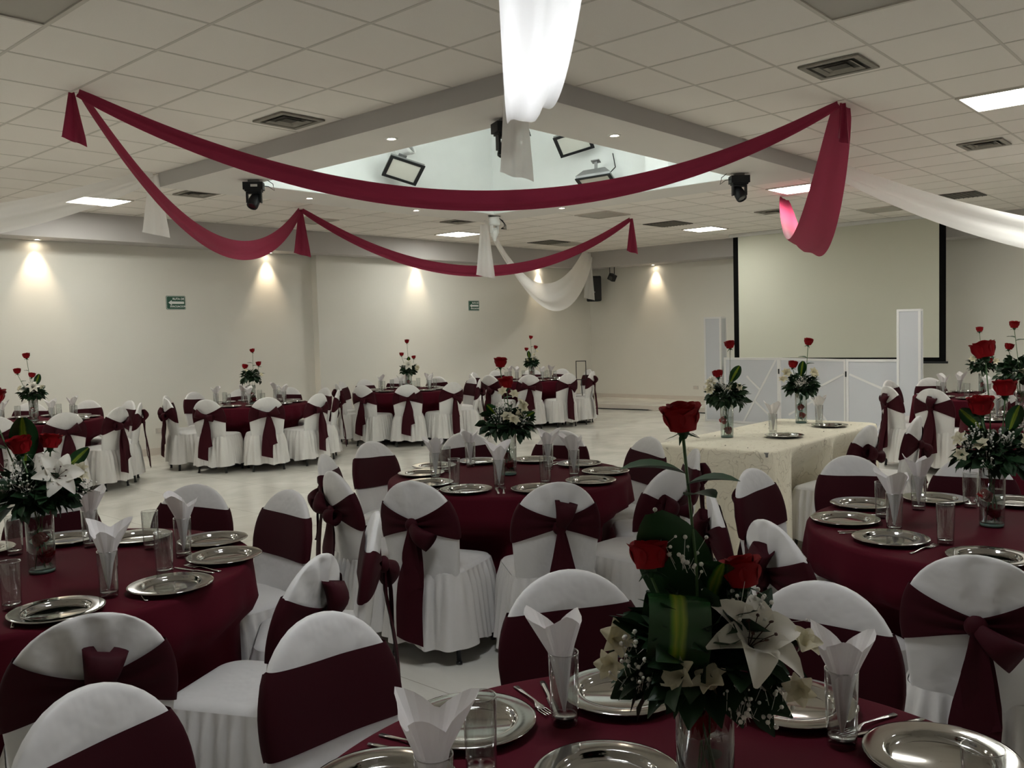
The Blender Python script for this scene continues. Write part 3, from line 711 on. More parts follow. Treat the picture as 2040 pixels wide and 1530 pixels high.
for q, k in enumerate('EFGHIJ'):
    cx, cy = TB[k]; a0 = (.2, -.15, .1, .3, .0, .4)[q]
    for n_ in range(10):
        a = a0 + n_ * PI / 5; px, py = cx + .545 * math.cos(a), cy + .545 * math.sin(a)
        if inview((px, py, TZ), 10): plate(k, px, py)
        b = a + PI / 10 + .1 * math.sin(n_ * 2.3 + q); r_ = .40 + .06 * math.sin(n_ * 1.7 + q); px, py = cx + r_ * math.cos(b), cy + r_ * math.sin(b)
        if inview((px, py, TZ), 10): glass(k, px, py, n_ + q if n_ % 2 == (q + 1) % 2 else None)
for p in ((6.27, 2.86), (7.08, 2.84)): plate('head', *p, HZ)
for p, n_ in (((6.44, 3.03), 0), ((7.28, 3.01), 4)): glass('head', *p, n_, HZ)

# ------------------------------------------------------------------ flowers
def petal_rows(ln, wd, cup, curl, n=6, m=5, tip=1.0, y0=.0, lean=0.0):
    """petal growing along +z from the origin, facing -y; cup bends it round the axis, curl rolls the tip outward."""
    rows = []
    for i in range(n):
        t = i / (n - 1); w_ = wd * (math.sin(PI * (t * .60 + .12)) ** .8) * tip; row = []
        for j in range(m):
            u = -1 + 2 * j / (m - 1); x = u * w_
            y = y0 - lean * t + cup * (u * u) * w_ * .9 - curl * max(0, t - .6) ** 2 * ln * 3
            row.append((x, y, ln * t * (1 - .16 * u * u * t)))
        rows.append(row)
    return rows
def rot_rows(rows, mtx): return [[mtx @ Vector(p) for p in r] for r in rows]
PARG = ((.041, .015, .85, .0, -.006, .0), (.045, .022, .80, .05, -.012, .002), (.046, .028, .72, .14, -.018, .004), (.043, .031, .62, .30, -.023, .007))
PETALS = [MB().grid(petal_rows(a[0], a[1], a[2], a[3], 7, 7, 1, a[4], a[5])).mesh('petal', M['rose']) for a in PARG]
def bloom_mesh():
    m = MB(); base = []
    for k, (cnt, a_) in enumerate(zip((3, 4, 5, 6), PARG)):
        args = (a_[0], a_[1], a_[2], a_[3], 5, 4, 1, a_[4], a_[5])
        for q in range(cnt):
            rows = rot_rows(petal_rows(*args), Matrix.Rotation(2 * PI * q / cnt + k * .7, 3, 'Z')); n = len(m.v); m.grid(rows); base.append(n + 1)
    c = len(m.v); m.v.append((0, 0, -.004))       # all petals meet in the calyx
    for b in base: m.f.append((b, b + 1, c)); m.mi.append(0)
    return m.mesh('bloom', M['rose'])
bloom_me = bloom_mesh()
def calyx_mesh():
    m = MB()
    m.lathe([(.004, -.016), (.008, -.010), (.011, -.004), (.009, .002)], 10)
    for k in range(5):
        a = 2 * PI * k / 5; r1 = [(.008, -.006, .004), (.018, -.010, .0035), (.032, -.014 - .006 * (k % 2), .0006)]
        m.grid([[(r_ * math.cos(a) - w_ * math.sin(a), r_ * math.sin(a) + w_ * math.cos(a), z), (r_ * math.cos(a) + w_ * math.sin(a), r_ * math.sin(a) - w_ * math.cos(a), z)] for r_, z, w_ in r1])
    return m.mesh('calyx', M['leaf2'])
calyx_me = calyx_mesh()
def leaf_rows(ln, wd, fold=.25, droop=.25, n=7):
    rows = []
    for i in range(n):
        t = i / (n - 1); w_ = wd * math.sin(PI * min(1, t * .97 + .02)) ** .8; z = -droop * ln * t * t
        rows.append([(ln * t, -w_, z + fold * w_), (ln * t, -w_ * .5, z + fold * w_ * .4), (ln * t, 0, z), (ln * t, w_ * .5, z + fold * w_ * .4), (ln * t, w_, z + fold * w_)])
    return rows
leaf_me = MB().grid(leaf_rows(.072, .027)).mesh('rose_leaf', M['leaf2'])
def uv_grid(me, n, m):
    uv = me.uv_layers.new(name='UVMap')
    for poly in me.polygons:
        for li in poly.loop_indices:
            vi = me.loops[li].vertex_index; uv.data[li].uv = ((vi % m) / (m - 1), (vi // m) / (n - 1))
def broad_leaf_mesh(ln, wd, droop):
    n, m = 12, 9; rows = []
    for i in range(n):
        t = i / (n - 1); w_ = wd * math.sin(PI * min(1, t * .9 + .06)) ** .7; row = []
        for j in range(m):
            u = -1 + 2 * j / (m - 1); row.append((u * w_, -droop * ln * t * t + .35 * w_ * u * u, ln * t * (1 - .35 * droop * t)))
        rows.append(row)
    me = MB().grid(rows).mesh('broad_leaf', M['stripe']); uv_grid(me, n, m); return me
broad_me = broad_leaf_mesh(.20, .045, .35)
dark_me = broad_leaf_mesh(.20, .050, .25); dark_me.materials[0] = M['leaf2']
def folded_leaf_mesh():    # a leaf bent into a loop, seen edge on
    n, m = 16, 9; rows = []
    for i in range(n):
        t = i / (n - 1); a = -.5 + t * 5.2; w_ = .034 * (1 if t < .8 else 1 - (t - .8) * 2)
        rows.append([(u * w_, .038 * math.cos(a), .042 * math.sin(a)) for u in [-1 + 2 * j / (m - 1) for j in range(m)]])
    me = MB().grid(rows).mesh('folded_leaf', M['stripe']); uv_grid(me, n, m); return me
fold_me = folded_leaf_mesh()
def lily_mesh(mt, ln, wd, spread_, curl):
    m = MB(); base = []
    for k in range(6):
        rows = []; s = 1 if k % 2 == 0 else .82
        for i in range(8):
            t = i / 7; w_ = wd * s * math.sin(PI * min(1, t * .80 + .10)) ** .75 * (1 - .72 * t ** 7); row = []
            ang = .35 + spread_ * t + curl * max(0, t - .55) * 2.2
            r_ = ln * t * math.sin(min(ang, 1.75)); z = ln * t * math.cos(min(ang, 1.9)) * .9
            for j in range(5):
                u = -1 + j / 2; row.append((r_, u * w_, z + .35 * w_ * u * u - .12 * w_ * (1 - abs(u))))
            rows.append(row)
        n = len(m.v); m.grid(rot_rows(rows, Matrix.Rotation(k * PI / 3, 3, 'Z'))); base.append(n + 2)
    c = len(m.v); m.v.append((0, 0, -.012))
    for b in base: m.f.append((b - 1, b + 1, c)); m.mi.append(0)
    return m.mesh('lily', mt)
lily_me = lily_mesh(M['lily'], .100, .034, .42, .50); alst_me = lily_mesh(M['cream'], .034, .0125, .25, .35)
sm = MB()
for k in range(6):
    a = k * PI / 3 + .3; e = Vector((.024 * math.cos(a), .024 * math.sin(a), .062)); sm.tube([(0, 0, .0), e * .5 + Vector((0, 0, .006)), e], .0009, 4); sm.ball(e, .0035, 6, 4, (1, 1, .7) if k % 2 else (1.6, .7, .7))
stamen_me = sm.mesh('stamens', M['stamen'])
def foliage_mesh(seed, rad, h, n=150, big=1.0):
    rn = random.Random(seed); m = MB()
    for k in range(n):
        a = rn.uniform(0, 2 * PI); el = rn.uniform(-.55, 1.15); rr = rad * rn.uniform(.35, 1.0)
        d = Vector((math.cos(a) * math.cos(el), math.sin(a) * math.cos(el), math.sin(el)))
        c = Vector((d.x * rr * .82, d.y * rr * .82, h + d.z * rr * .62))
        ln = rn.uniform(.045, .08) * big; wd = ln * rn.uniform(.24, .38)
        q = (d + Vector((rn.uniform(-.6, .6), rn.uniform(-.6, .6), rn.uniform(-.5, .5)))).normalized().to_track_quat('X', 'Z').to_matrix() @ Matrix.Rotation(rn.uniform(-1, 1), 3, 'X')
        m.grid([[c + q @ Vector(p) for p in r] for r in leaf_rows(ln, wd, .3, .3, 4)])
    for k in range(14):
        a = rn.uniform(0, 2 * PI); m.tube([(0, 0, h - .02), (rad * .6 * math.cos(a), rad * .6 * math.sin(a), h + rad * rn.uniform(-.2, .4))], .002, 4)
    m.ball((0, 0, h - .01), .045, 10, 6, (1, 1, .8))
    return m.mesh('foliage', M['leaf'])
def gyp_mesh(seed, cl):
    rn = random.Random(seed); m = MB()
    for c in cl:
        c = Vector(c)
        for k in range(24):
            p = c + Vector((rn.gauss(0, .02), rn.gauss(0, .02), rn.gauss(0, .018))); m.ball(p, rn.uniform(.0026, .0044), 6, 4); m.tube([p, p * .55 + c * .45 + Vector((rn.gauss(0, .006), rn.gauss(0, .006), -.022))], .0005, 3, False)
    return m.mesh('babys_breath', M['gyp'])
vase_me = MB().lathe([(.001, .0), (.046, .0), (.0475, .003), (.0495, .25), (.0475, .25), (.0455, .016), (.001, .013)], 36).mesh('vase', M['vase'])
vfoot_me = MB().lathe([(.001, .014), (.0445, .0155), (.0455, .010), (.0445, .004), (.001, .004)], 30).mesh('vase_foot', M['vbase'])
water_me = MB().lathe([(.001, .017), (.0445, .017), (.0462, .155), (.001, .155)], 30).mesh('water', M['water'])
RIM = .25
def rose(parent, p, base, detail, tilt=(0, 0), s=1.0, leaves=()):
    """p: bottom of the bloom, base: where its stem starts (both in the arrangement's frame)"""
    p, base = Vector(p), Vector(base); d = (p - base); mid = (p + base) / 2 + Vector((.008, -.006, 0))
    st = link('rose', MB().tube([base, mid, p - Vector((0, 0, .012 * s))], .0028, 6).mesh('rose_stem', M['stem']), parent)
    rot = (tilt[0], tilt[1], random.uniform(0, 6))
    link('calyx', calyx_me, st, p, rot, s)
    if detail:
        E = Matrix.Translation(p) @ Matrix.Rotation(rot[2], 4, 'Z') @ Matrix.Rotation(tilt[1], 4, 'Y') @ Matrix.Rotation(tilt[0], 4, 'X') @ Matrix.Scale(s, 4)
        for k, cnt in enumerate((3, 4, 5, 6)):
            for q in range(cnt):
                o = link('petal', PETALS[k], st); o.matrix_local = E @ Matrix.Rotation(2 * PI * q / cnt + k * .7 + random.uniform(-.1, .1), 4, 'Z') @ Matrix.Rotation(random.uniform(-.06, .06), 4, 'X')
    else: link('bloom', bloom_me, st, p, rot, s)
    for (t, a, ls) in leaves:
        q = base + d * t; link('leaf', leaf_me, st, q, (0, -.35, a), ls)
    return st
def arrangement(lab, loc, spec, seed):
    """spec in metres: r = to the right as seen from the lens, t = towards it, z above the table. The frame is turned so."""
    ang = math.atan2(loc[1], loc[0]) - PI / 2      # local -y looks back to the lens
    a = thing('floral_arrangement', lab, 'flowers', loc, ang, 'rose and lily centrepieces in glass vases')
    v = link('vase', vase_me, a); link('vase_foot', vfoot_me, v); link('water', water_me, v)
    det = spec.get('detail', False)
    f = link('foliage', foliage_mesh(seed, spec.get('rad', .15), RIM + spec.get('fh', .055), int(1.5 * spec.get('n', 130))), a); f['kind'] = 'stuff'
    for (r_, z, t, s, lv) in spec['roses']: rose(a, (r_, -t, z - .02), (r_ * .25, -t * .2, RIM - .03), det, (random.uniform(-.15, .25), random.uniform(-.2, .2)), s, lv)
    for (r_, z) in spec.get('wet', ((-.012, .145), (.014, .045))): rose(a, (r_, .0, z), (r_ * .4, .004, z + .09), False, (2.6 if z > .1 else .4, .3), .9, ((.4, 1.0 + 5 * z, .6),))
    for (r_, z, t, s, rx, rz) in spec.get('lilies', ()):
        o = link('lily', lily_me, a, (r_, -t, z), (rx, 0, rz), s); link('stamens', stamen_me, o)
    for (r_, z, t, s) in spec.get('small', ()): link('alstroemeria', alst_me, a, (r_, -t, z), (random.uniform(.4, 1.2), random.uniform(-.6, .6) + r_ * 5, random.uniform(-1, 1)), s)
    for (r_, z, t, rx, ry, s) in spec.get('broad', ()): link('broad_leaf', broad_me, a, (r_, -t, z), (rx, ry, 0), s)
    for (r_, z, t, rx, ry, s) in spec.get('dark', ()): link('broad_leaf', dark_me, a, (r_, -t, z), (rx, ry, 0), s)
    for (r_, z, t, rz, s) in spec.get('fold', ()): link('folded_leaf', fold_me, a, (r_, -t, z), (0, .1, rz), s)
    g = link('babys_breath', gyp_mesh(seed + 50, [(r_, -t, z) for r_, z, t in spec['gyp']]), a); g['kind'] = 'stuff'
    stm = MB()
    for k in range(5): stm.tube([(.02 * math.cos(k * 1.3), .02 * math.sin(k * 1.3), RIM), (.028 * math.cos(k * 1.3 + 2.5), .028 * math.sin(k * 1.3 + 2.5), .02)], .0018, 5)
    stm = stm.mesh('stems', M['stem']); o = link('stems', stm, a); o['kind'] = 'stuff'
    return a
arrangement('large arrangement with red roses and open white lily on the nearest table', (1.30, .74, TZ), dict(detail=True, n=200, rad=.138, fh=.05,
    roses=[(-.028, .705, .0, .98, ((.84, 3.4, 1.5), (.80, -.2, 1.2), (.76, -.9, 1.0))), (-.085, .475, .02, 1.02, ()), (.068, .445, .0, 1.02, ())],
    lilies=[(.070, .335, .05, .95, .68, .6)], small=[(-.15, .335, .03, 1.2), (-.15, .295, .04, 1.0), (-.03, .305, .10, 1.25), (.015, .29, .11, 1.2), (.155, .33, .02, 1.1), (.15, .275, .05, 1.0)],
    broad=[(.0, .34, -.05, .25, .25, .9)], dark=[(-.01, .34, -.02, .05, -.30, 1.25)], fold=[(-.045, .36, .06, .15, 1.45)], wet=((-.018, .205), (.012, .06)),
    gyp=[(-.11, .33, .05), (-.105, .29, .06), (.055, .40, .02), (.05, .265, .10), (-.07, .52, .0), (-.02, .47, .01), (.10, .26, .08), (.085, .40, .0)]), 1)
arrangement('arrangement with red roses and white lily on the left foreground table', (1.27, 3.53, TZ), dict(detail=True, n=170, rad=.15, fh=.045,
    roses=[(-.135, .665, .0, 1.35, ((.6, 2.8, 1.2), (.45, .4, 1.1))), (-.045, .485, .03, 1.25, ()), (.05, .49, .0, 1.15, ())],
    lilies=[(.065, .365, .08, .95, 1.15, .2)], small=[(.15, .37, .02, 1.2), (.14, .35, .03, 1.1), (-.16, .36, .02, 1.3)], broad=[(-.035, .41, -.03, .1, .0, 1.1), (.10, .38, .0, -.3, .8, .6)],
    gyp=[(-.07, .39, .08), (-.04, .36, .1), (-.10, .35, .05), (.03, .42, .03), (.15, .33, .04), (-.08, .42, .02)]), 2)
arrangement('arrangement with two red roses and cream flowers on the centre table', (3.92, 3.53, TZ), dict(detail=True, n=170, rad=.155, fh=.05,
    roses=[(-.035, .675, .0, 1.15, ((.55, .2, 1.0),)), (.0, .55, .02, 1.35, ())], small=[(.0, .345, .11, 1.6), (.03, .33, .11, 1.5), (.05, .37, .09, 1.4), (.08, .42, .05, 1.5), (.10, .40, .05, 1.4), (.04, .48, .05, 1.2), (-.02, .50, .05, 1.2)],
    broad=[(-.06, .36, .0, .2, -.7, .6), (.08, .33, .03, .0, 1.0, .55)], gyp=[(-.06, .40, .08), (-.05, .35, .10), (.09, .34, .08), (-.02, .42, .08)]), 3)
arrangement('arrangement with big red roses at the right edge on the right foreground table', (4.01, .93, TZ), dict(detail=True, n=170, rad=.15, fh=.045,
    roses=[(-.025, .72, .0, 1.45, ()), (.045, .565, .0, 1.35, ()), (-.04, .495, .05, 1.5, ())], lilies=[(-.03, .50, -.06, .7, .2, .0)],
    small=[(-.11, .36, .06, 1.25), (-.03, .34, .11, 1.3), (.10, .36, .07, 1.4), (.12, .34, .06, 1.2), (-.11, .30, .07, 1.1)], broad=[(-.03, .40, .02, .1, -.75, .75), (.06, .40, .04, .1, .3, .7)],
    gyp=[(-.06, .40, .07), (-.01, .38, .09), (.05, .38, .08), (-.02, .29, .12), (.08, .44, .0), (.10, .42, .0), (-.08, .36, .08)]), 4)
far = {'E': dict(roses=[(-.04, .74, 0, 1.2, ((.6, .3, .7), (.7, 2.6, .7))), (-.14, .57, 0, 1.2, ((.7, .5, .8),)), (.0, .52, .04, 1.15, ())], lilies=[(.0, .38, .09, .8, 1.0, .2)], small=[(-.11, .37, .06, 1.4), (.10, .37, .06, 1.2)], broad=[(.03, .40, 0, 0, .35, .8)]),
       'F': dict(roses=[(.03, .71, 0, 1.0, ((.6, .4, .9), (.68, 3.0, 1.0), (.45, .3, .9))), (-.08, .50, .02, 1.2, ()), (.10, .53, 0, 1.1, ((.9, .2, .7),))], small=[(.12, .38, .05, 1.2), (-.07, .44, .08, 1.1)], fh=.10),
       'G': dict(roses=[(-.01, .76, 0, 1.1, ((.5, 2.8, 1.0), (.45, .3, .9))), (-.10, .56, 0, 1.1, ((.5, 2.2, .9),)), (.09, .51, 0, 1.0, ((.5, .4, 1.0),))], lilies=[(.0, .39, .08, 1.0, 1.2, .1)], small=[(.13, .34, .04, 1.6), (.12, .31, .05, 1.3)], rad=.12, broad=[(.0, .40, 0, 0, .1, .7)]),
       'H': dict(roses=[(.0, .76, 0, 1.1, ((.7, .4, .9),)), (-.08, .55, 0, 1.1, ()), (.08, .58, 0, 1.15, ((.5, .3, 1.0),))], small=[(.06, .44, .07, 1.4), (.02, .36, .09, 1.4), (-.08, .35, .07, 1.4), (.10, .50, .02, 1.2)], broad=[(-.03, .38, 0, 0, -.1, .8)], rad=.13),
       'I': dict(roses=[(-.04, .74, 0, 1.15, ((.7, 2.8, .9),)), (.06, .40, .1, 1.0, ())], small=[(-.11, .40, .05, 1.6), (.11, .38, .05, 1.6)], rad=.17, fh=.08),
       'J': dict(roses=[(-.06, .80, 0, 1.2, ((.8, .4, 1.2), (.85, 2.6, 1.0))), (-.10, .62, 0, 1.1, ()), (.10, .6, 0, 1.2, ())], small=[(.0, .4, .1, 1.4)], rad=.22, fh=.14, n=260)}
fl_lab = {'E': 'slender arrangement with three red roses on the far left table', 'F': 'bushy green arrangement with red roses on the far mid-left table', 'G': 'slim arrangement with white lily on the far middle table',
          'H': 'loose arrangement with three red roses on the far corner table', 'I': 'low arrangement with single tall rose on the far right table', 'J': 'dark bushy arrangement cut off by the right edge'}
for q, k in enumerate('EFGHIJ'):
    s = far[k]; s.setdefault('gyp', [(-.07, .38, .05), (.06, .40, .04)]); s.setdefault('rad', .14)
    arrangement(fl_lab[k], (TB[k][0] - (.20 if k == 'J' else 0), TB[k][1] + (.22 if k == 'J' else 0), TZ), s, 10 + q)
arrangement('arrangement with two red roses on left end of the cream head table', (6.06, 3.22, HZ), dict(roses=[(.03, .70, 0, 1.15, ()), (-.06, .48, .03, 1.2, ())], lilies=[(-.10, .42, .04, .6, .9, -.6)], small=[(-.12, .40, .04, 1.6), (-.12, .36, .05, 1.5), (.03, .37, .09, 1.2), (.08, .38, .06, 1.2)],
    broad=[(.03, .42, 0, .1, .5, .85)], gyp=[(-.03, .42, .08), (.0, .38, .1)], rad=.155, n=170, wet=((-.015, .15), (.012, .035))), 21)
arrangement('arrangement with two red roses on right end of the cream head table', (7.24, 3.15, HZ), dict(roses=[(.06, .69, 0, 1.15, ((.75, 2.8, 1.0), (.62, .4, 1.0))), (-.065, .50, .03, 1.2, ())], small=[(-.12, .42, .03, 1.7), (-.14, .36, .04, 1.6), (.09, .43, .04, 1.6), (.11, .40, .03, 1.4)],
    broad=[(.0, .40, 0, .1, .15, .8)], gyp=[(.0, .38, .09), (.03, .36, .09), (-.02, .35, .1)], rad=.145, n=160, wet=((-.015, .155), (.0, .05))), 22)

# ------------------------------------------------------------------ hanging fabric
def swag(A, B, sag, w0, w1, tilt, u0=0.0, u1=1.0, n=48, m=9, fold=.03, skew=1.0, pinch=.30):
    A, B = Vector(A), Vector(B); rows = []; hor = (B - A); hor.z = 0; hor.normalize(); side = Vector((-hor.y, hor.x, 0))
    for i in range(n + 1):
        u = u0 + (u1 - u0) * i / n; uu = u ** skew
        c = A.lerp(B, u); c.z -= sag * 4 * uu * (1 - uu)
        dz = -sag * 4 * (1 - 2 * uu); tan = (B - A).copy(); tan.z += dz; tan.normalize()
        up = side.cross(tan); up = up if up.z > 0 else -up; up.normalize()
        ax = up * math.cos(tilt) + side * math.sin(tilt); nrm = ax.cross(tan)
        e = min(1, math.sin(PI * u) ** .6 + .0); w_ = (w0 + (w1 - w0) * u) * (pinch + (1 - pinch) * e); row = []
        for j in range(m):
            s = -.5 + j / (m - 1)
            f = fold * (math.cos(s * 2 * PI) * .5 + .35 * math.sin(s * 11 + u * 5) + .2 * math.cos(s * 17 - u * 8)) * (.5 + .5 * e)
            row.append(c + ax * (s * w_) + nrm * f)
        rows.append(row)
    return MB().grid(rows)
def tail_mesh(top, ln, w0, w1, yaw, m=9, fold=.03, slant=.06):
    top = Vector(top); a = Vector((math.cos(yaw), math.sin(yaw), 0)); b = Vector((-a.y, a.x, 0)); rows = []
    for i in range(11):
        t = i / 10; w_ = w0 + (w1 - w0) * t; row = []
        for j in range(m):
            s = -.5 + j / (m - 1); row.append(top + a * (s * w_) + b * (fold * math.cos(s * 9 + t) * (.3 + .7 * t)) + Vector((0, 0, -ln * t - slant * s * (t > .95))))
        rows.append(row)
    return MB().grid(rows)
H1, H2, H3, H4, H5 = (2.62, 6.17, 3.31), (6.98, 9.87, 3.31), (11.5, 7.70, 3.31), (6.90, 2.68, 3.31), (11.4, 5.17, 3.31)
camr = YAW - PI / 2
def ribbon(lab, A, B, sag, w_, tilt=.15, tails=()):
    t = thing('burgundy_ribbon', lab, 'ribbon', (0, 0, 0), 0, 'burgundy ribbons hung from the ceiling')
    link('swag', swag(A, B, sag, w_, w_, tilt, n=64, fold=.022, pinch=.35).mesh('swag', M['ribbon']), t)
    for (p, ln, a, b) in tails: link('hanging_end', tail_mesh(p, ln, a, b, camr + .2).mesh('hanging_end', M['ribbon']), t)
    return t
ribbon('long burgundy ribbon swagged across the front of the ceiling ring', H1, H4, .73, .155, .15, [((2.60, 6.22, 3.32), .33, .04, .15)])
ribbon('burgundy ribbon drooping at left between the first two ceiling hooks', (2.65, 6.20, 3.31), H2, .77, .21, .2, [((7.0, 9.88, 3.32), .60, .05, .22)])
ribbon('burgundy ribbon swagged beyond the ring toward the back', (7.02, 9.88, 3.31), H3, .80, .16, .15, [((11.52, 7.69, 3.32), .52, .04, .20)])
ribbon('burgundy ribbon hanging in a deep loop at right', (6.97, 2.68, 3.31), H5, .87, .38, 1.0, [((6.93, 2.66, 3.32), .30, .05, .12)])
def drape(lab, A, B, sag, w0, w1, tilt, u1=1.0, tails=(), fold=.04, pinch=.3, skew=1.0):
    t = thing('white_drape', lab, 'drape', (0, 0, 0), 0, 'white sheer drapes from the ring corners')
    link('swag', swag(A, B, sag, w0, w1, tilt, 0, u1, n=56, m=13, fold=fold, pinch=pinch, skew=skew).mesh('swag', M['sheer']), t)
    for (p, ln, a, b) in tails: link('hanging_end', tail_mesh(p, ln, a, b, camr, fold=.035).mesh('hanging_end', M['sheer']), t)
drape('bright white sheer drape coming overhead to the near ring corner', (4.40, 3.76, 3.31), (-1.0, -.985, 3.31), .98, .20, .19, 1.25, 1.0, [((4.40, 3.82, 3.31), .68, .12, .22)], .03, .55)
drape('white sheer drape sagging from the left ring corner off the left edge', (4.40, 8.70, 3.31), (-.6, 11.6, 3.31), .62, .36, .36, .6, 1.0, [((4.40, 8.70, 3.31), .60, .10, .26)])
drape('white sheer drape sagging from the right ring corner off the right edge', (9.36, 3.80, 3.31), (15.4, -2.3, 3.31), 1.0, .46, .46, .35, 1.0, [((9.30, 3.86, 3.31), .80, .10, .24)])
drape('white sheer drape sagging from the far ring corner to the room corner', (9.05, 8.45, 3.15), (15.6, 11.55, 3.30), 1.0, .62, .50, .45, 1.0, [((15.6, 11.55, 3.30), 1.0, .10, .24), ((8.98, 8.42, 3.12), .72, .10, .26)], .05, .55)

# ------------------------------------------------------------------ stage lights and other fixtures
def moving_head(lab, p, yaw, pan):
    t = thing('moving_head_light', lab, 'stage light', p, yaw, 'black moving head lights'); t.scale = (.66, .66, .66)
    link('clamp', MB().box((0, 0, -.02), (.16, .05, .04)).mesh('clamp', M['grey'], False), t)
    b = link('base', MB().box((0, 0, -.095), (.29, .20, .11)).box((0, 0, -.16), (.24, .17, .03)).mesh('base', M['black'], False), t)
    link('display', MB().box((.02, -.102, -.095), (.10, .004, .035)).mesh('display', M['white_pl'], False), t)
    y = link('yoke', MB().box((0, 0, -.19), (.20, .10, .03)).box((-.10, 0, -.26), (.025, .09, .16)).box((.10, 0, -.26), (.025, .09, .16)).mesh('yoke', M['black'], False), t)
    h = link('head', MB().lathe([(.001, -.13), (.05, -.125), (.075, -.08), (.085, .0), (.085, .09), (.078, .11), (.06, .11), (.06, .095), (.001, .095)], 16).mesh('head', M['black']), t, (0, 0, -.31), (R(pan), R(18), 0)); sharp(h)
    link('lens', MB().lathe([(.001, .10), (.058, .10)], 16).mesh('lens', M['lens']), h)
    cb_ = MB(); cb_.tube([(.14, 0, -.09), (.22, 0, -.10), (.30, .0, -.16), (.28, .02, -.06), (.20, .03, .0)], .006, 6); link('cable', cb_.mesh('cable', M['black']), t)
moving_head('black moving head light under the left part of the ring', (4.93, 7.72, ZR), camr + .1, 150)
moving_head('black moving head light under the right part of the ring', (8.48, 4.33, ZR), camr + PI, -150)
moving_head('black moving head light at the near ring corner behind the white drape', (4.96, 4.40, ZR), camr + .4, 180)
def flood(lab, p, rot):
    t = thing('flood_light', lab, 'flood light', p, 0, 'flood lights in the light well'); t.rotation_euler = rot
    b = MB(); b.grid([[(-.20, -.14, 0), (.20, -.14, 0), (.20, .14, 0), (-.20, .14, 0)], [(-.205, -.145, .03), (.205, -.145, .03), (.205, .145, .03), (-.205, .145, .03)], [(-.13, -.08, .12), (.13, -.08, .12), (.13, .08, .12), (-.13, .08, .12)]], True, False, True)
    link('housing', b.mesh('housing', M['grey'], False), t)
    f = MB()
    for s in (-1, 1): f.box((s * .19, 0, -.006), (.04, .29, .014)); f.box((0, s * .13, -.006), (.34, .03, .014))
    link('front_frame', f.mesh('front_frame', M['black'], False), t); link('glass_pane', MB().box((0, 0, -.001), (.35, .24, .004)).mesh('glass_pane', M['flood_glass'], False), t)
    link('bracket', MB().box((0, .0, .18), (.03, .03, .14)).box((0, 0, .25), (.10, .08, .012)).mesh('bracket', M['grey'], False), t)
    link('cable', MB().tube([(.15, .05, .10), (.2, .12, .2), (.16, .16, .4)], .006, 6).mesh('cable', M['black']), t)
flood('grey flood light in the well, left side, facing down', (6.85, 7.66, 3.50), (R(-42), R(14), R(-22)))
flood('grey flood light in the well, right side, facing down', (8.38, 6.38, 3.82), (R(-42), R(-12), R(-66)))
flood('grey flood light low at right, half hidden by the ribbon', (8.42, 6.1, 3.34), (R(-16), R(-4), R(-70)))
t = thing('par_lamp', 'round white par lamp in the well above the left flood light', 'stage light', (7.02, 7.78, 3.80)); t.rotation_euler = (R(62), 0, R(20))
h = link('can', MB().lathe([(.001, -.14), (.06, -.13), (.075, -.05), (.105, .02), (.11, .05), (.10, .052), (.095, .03)], 22).mesh('can', M['white_pl']), t)
link('lens', MB().lathe([(.001, .045), (.06, .04), (.096, .03)], 22).mesh('par_lens', M['lens']), t); link('bracket', MB().box((0, .09, -.05), (.05, .06, .18)).mesh('bracket', M['black'], False), t)
link('cable', MB().tube([(0, 0, -.13), (.03, -.1, -.2), (.02, -.25, -.1)], .005, 6).mesh('cable', M['black']), t)
# white motor at the far ring corner
t = thing('ceiling_motor', 'white hanging motor with loose wires at the far ring corner', 'motor', (8.84, 8.10, ZR)); t.scale = (.68, .68, .68)
link('mount_plate', MB().box((0, 0, -.008), (.30, .05, .016)).mesh('mount_plate', M['black'], False), t)
link('body', MB().lathe([(.001, -.02), (.11, -.02), (.115, -.04), (.115, -.16), (.10, -.19), (.001, -.19)], 24).mesh('body', M['white_pl']), t)
link('swivel', MB().box((-.08, 0, -.26), (.03, .06, .16)).box((.08, 0, -.26), (.03, .06, .16)).mesh('swivel', M['white_pl'], False), t)
link('bulb_housing', MB().lathe([(.001, -.24), (.05, -.24), (.075, -.30), (.07, -.38), (.03, -.44), (.028, -.50), (.001, -.50)], 18).mesh('bulb_housing', M['white_pl']), t)
wm_ = MB()
for k in range(4): wm_.tube([(.02, -.12, -.06), (.10 + .03 * k, -.14, -.10 - .03 * k), (.16 + .02 * k, -.12, -.2 - .02 * k), (.05, -.13, -.26)], .006, 5)
o = link('wires', wm_.mesh('wires', M['black']), t); o['kind'] = 'stuff'
# loudspeaker and clip lamp in the corner
t = thing('loudspeaker', 'black loudspeaker mounted in the far corner behind white drape', 'loudspeaker', (16.02, 11.75, 2.26), R(225 + 90))
sb = MB().grid([[(x, y, z) for x, y in ((-.17, -.14), (.17, -.14), (.13, .14), (-.13, .14))] for z in (0, .56)], True, True, True)
o = link('cabinet', sb.mesh('cabinet', M['black'], False), t); bv = o.modifiers.new('bevel', 'BEVEL'); bv.width = .03; bv.segments = 3
link('grille', MB().box((0, -.142, .28), (.28, .01, .48)).mesh('grille', mat('speaker_grille', (.02, .02, .022), .8, bump=(200, .5, .003)), False), t)
link('badge', MB().lathe([(.001, 0), (.022, 0), (.022, -.006), (.001, -.006)], 12).mesh('badge', M['grey']), t, (0, -.148, .2), (R(-90), 0, 0))
link('wall_bracket', MB().box((0, .28, .3), (.05, .30, .05)).mesh('wall_bracket', M['black'], False), t)
t = thing('clip_lamp', 'small black lamp hung from the soffit beside the loudspeaker', 'stage light', (16.05, 11.25, ZS))
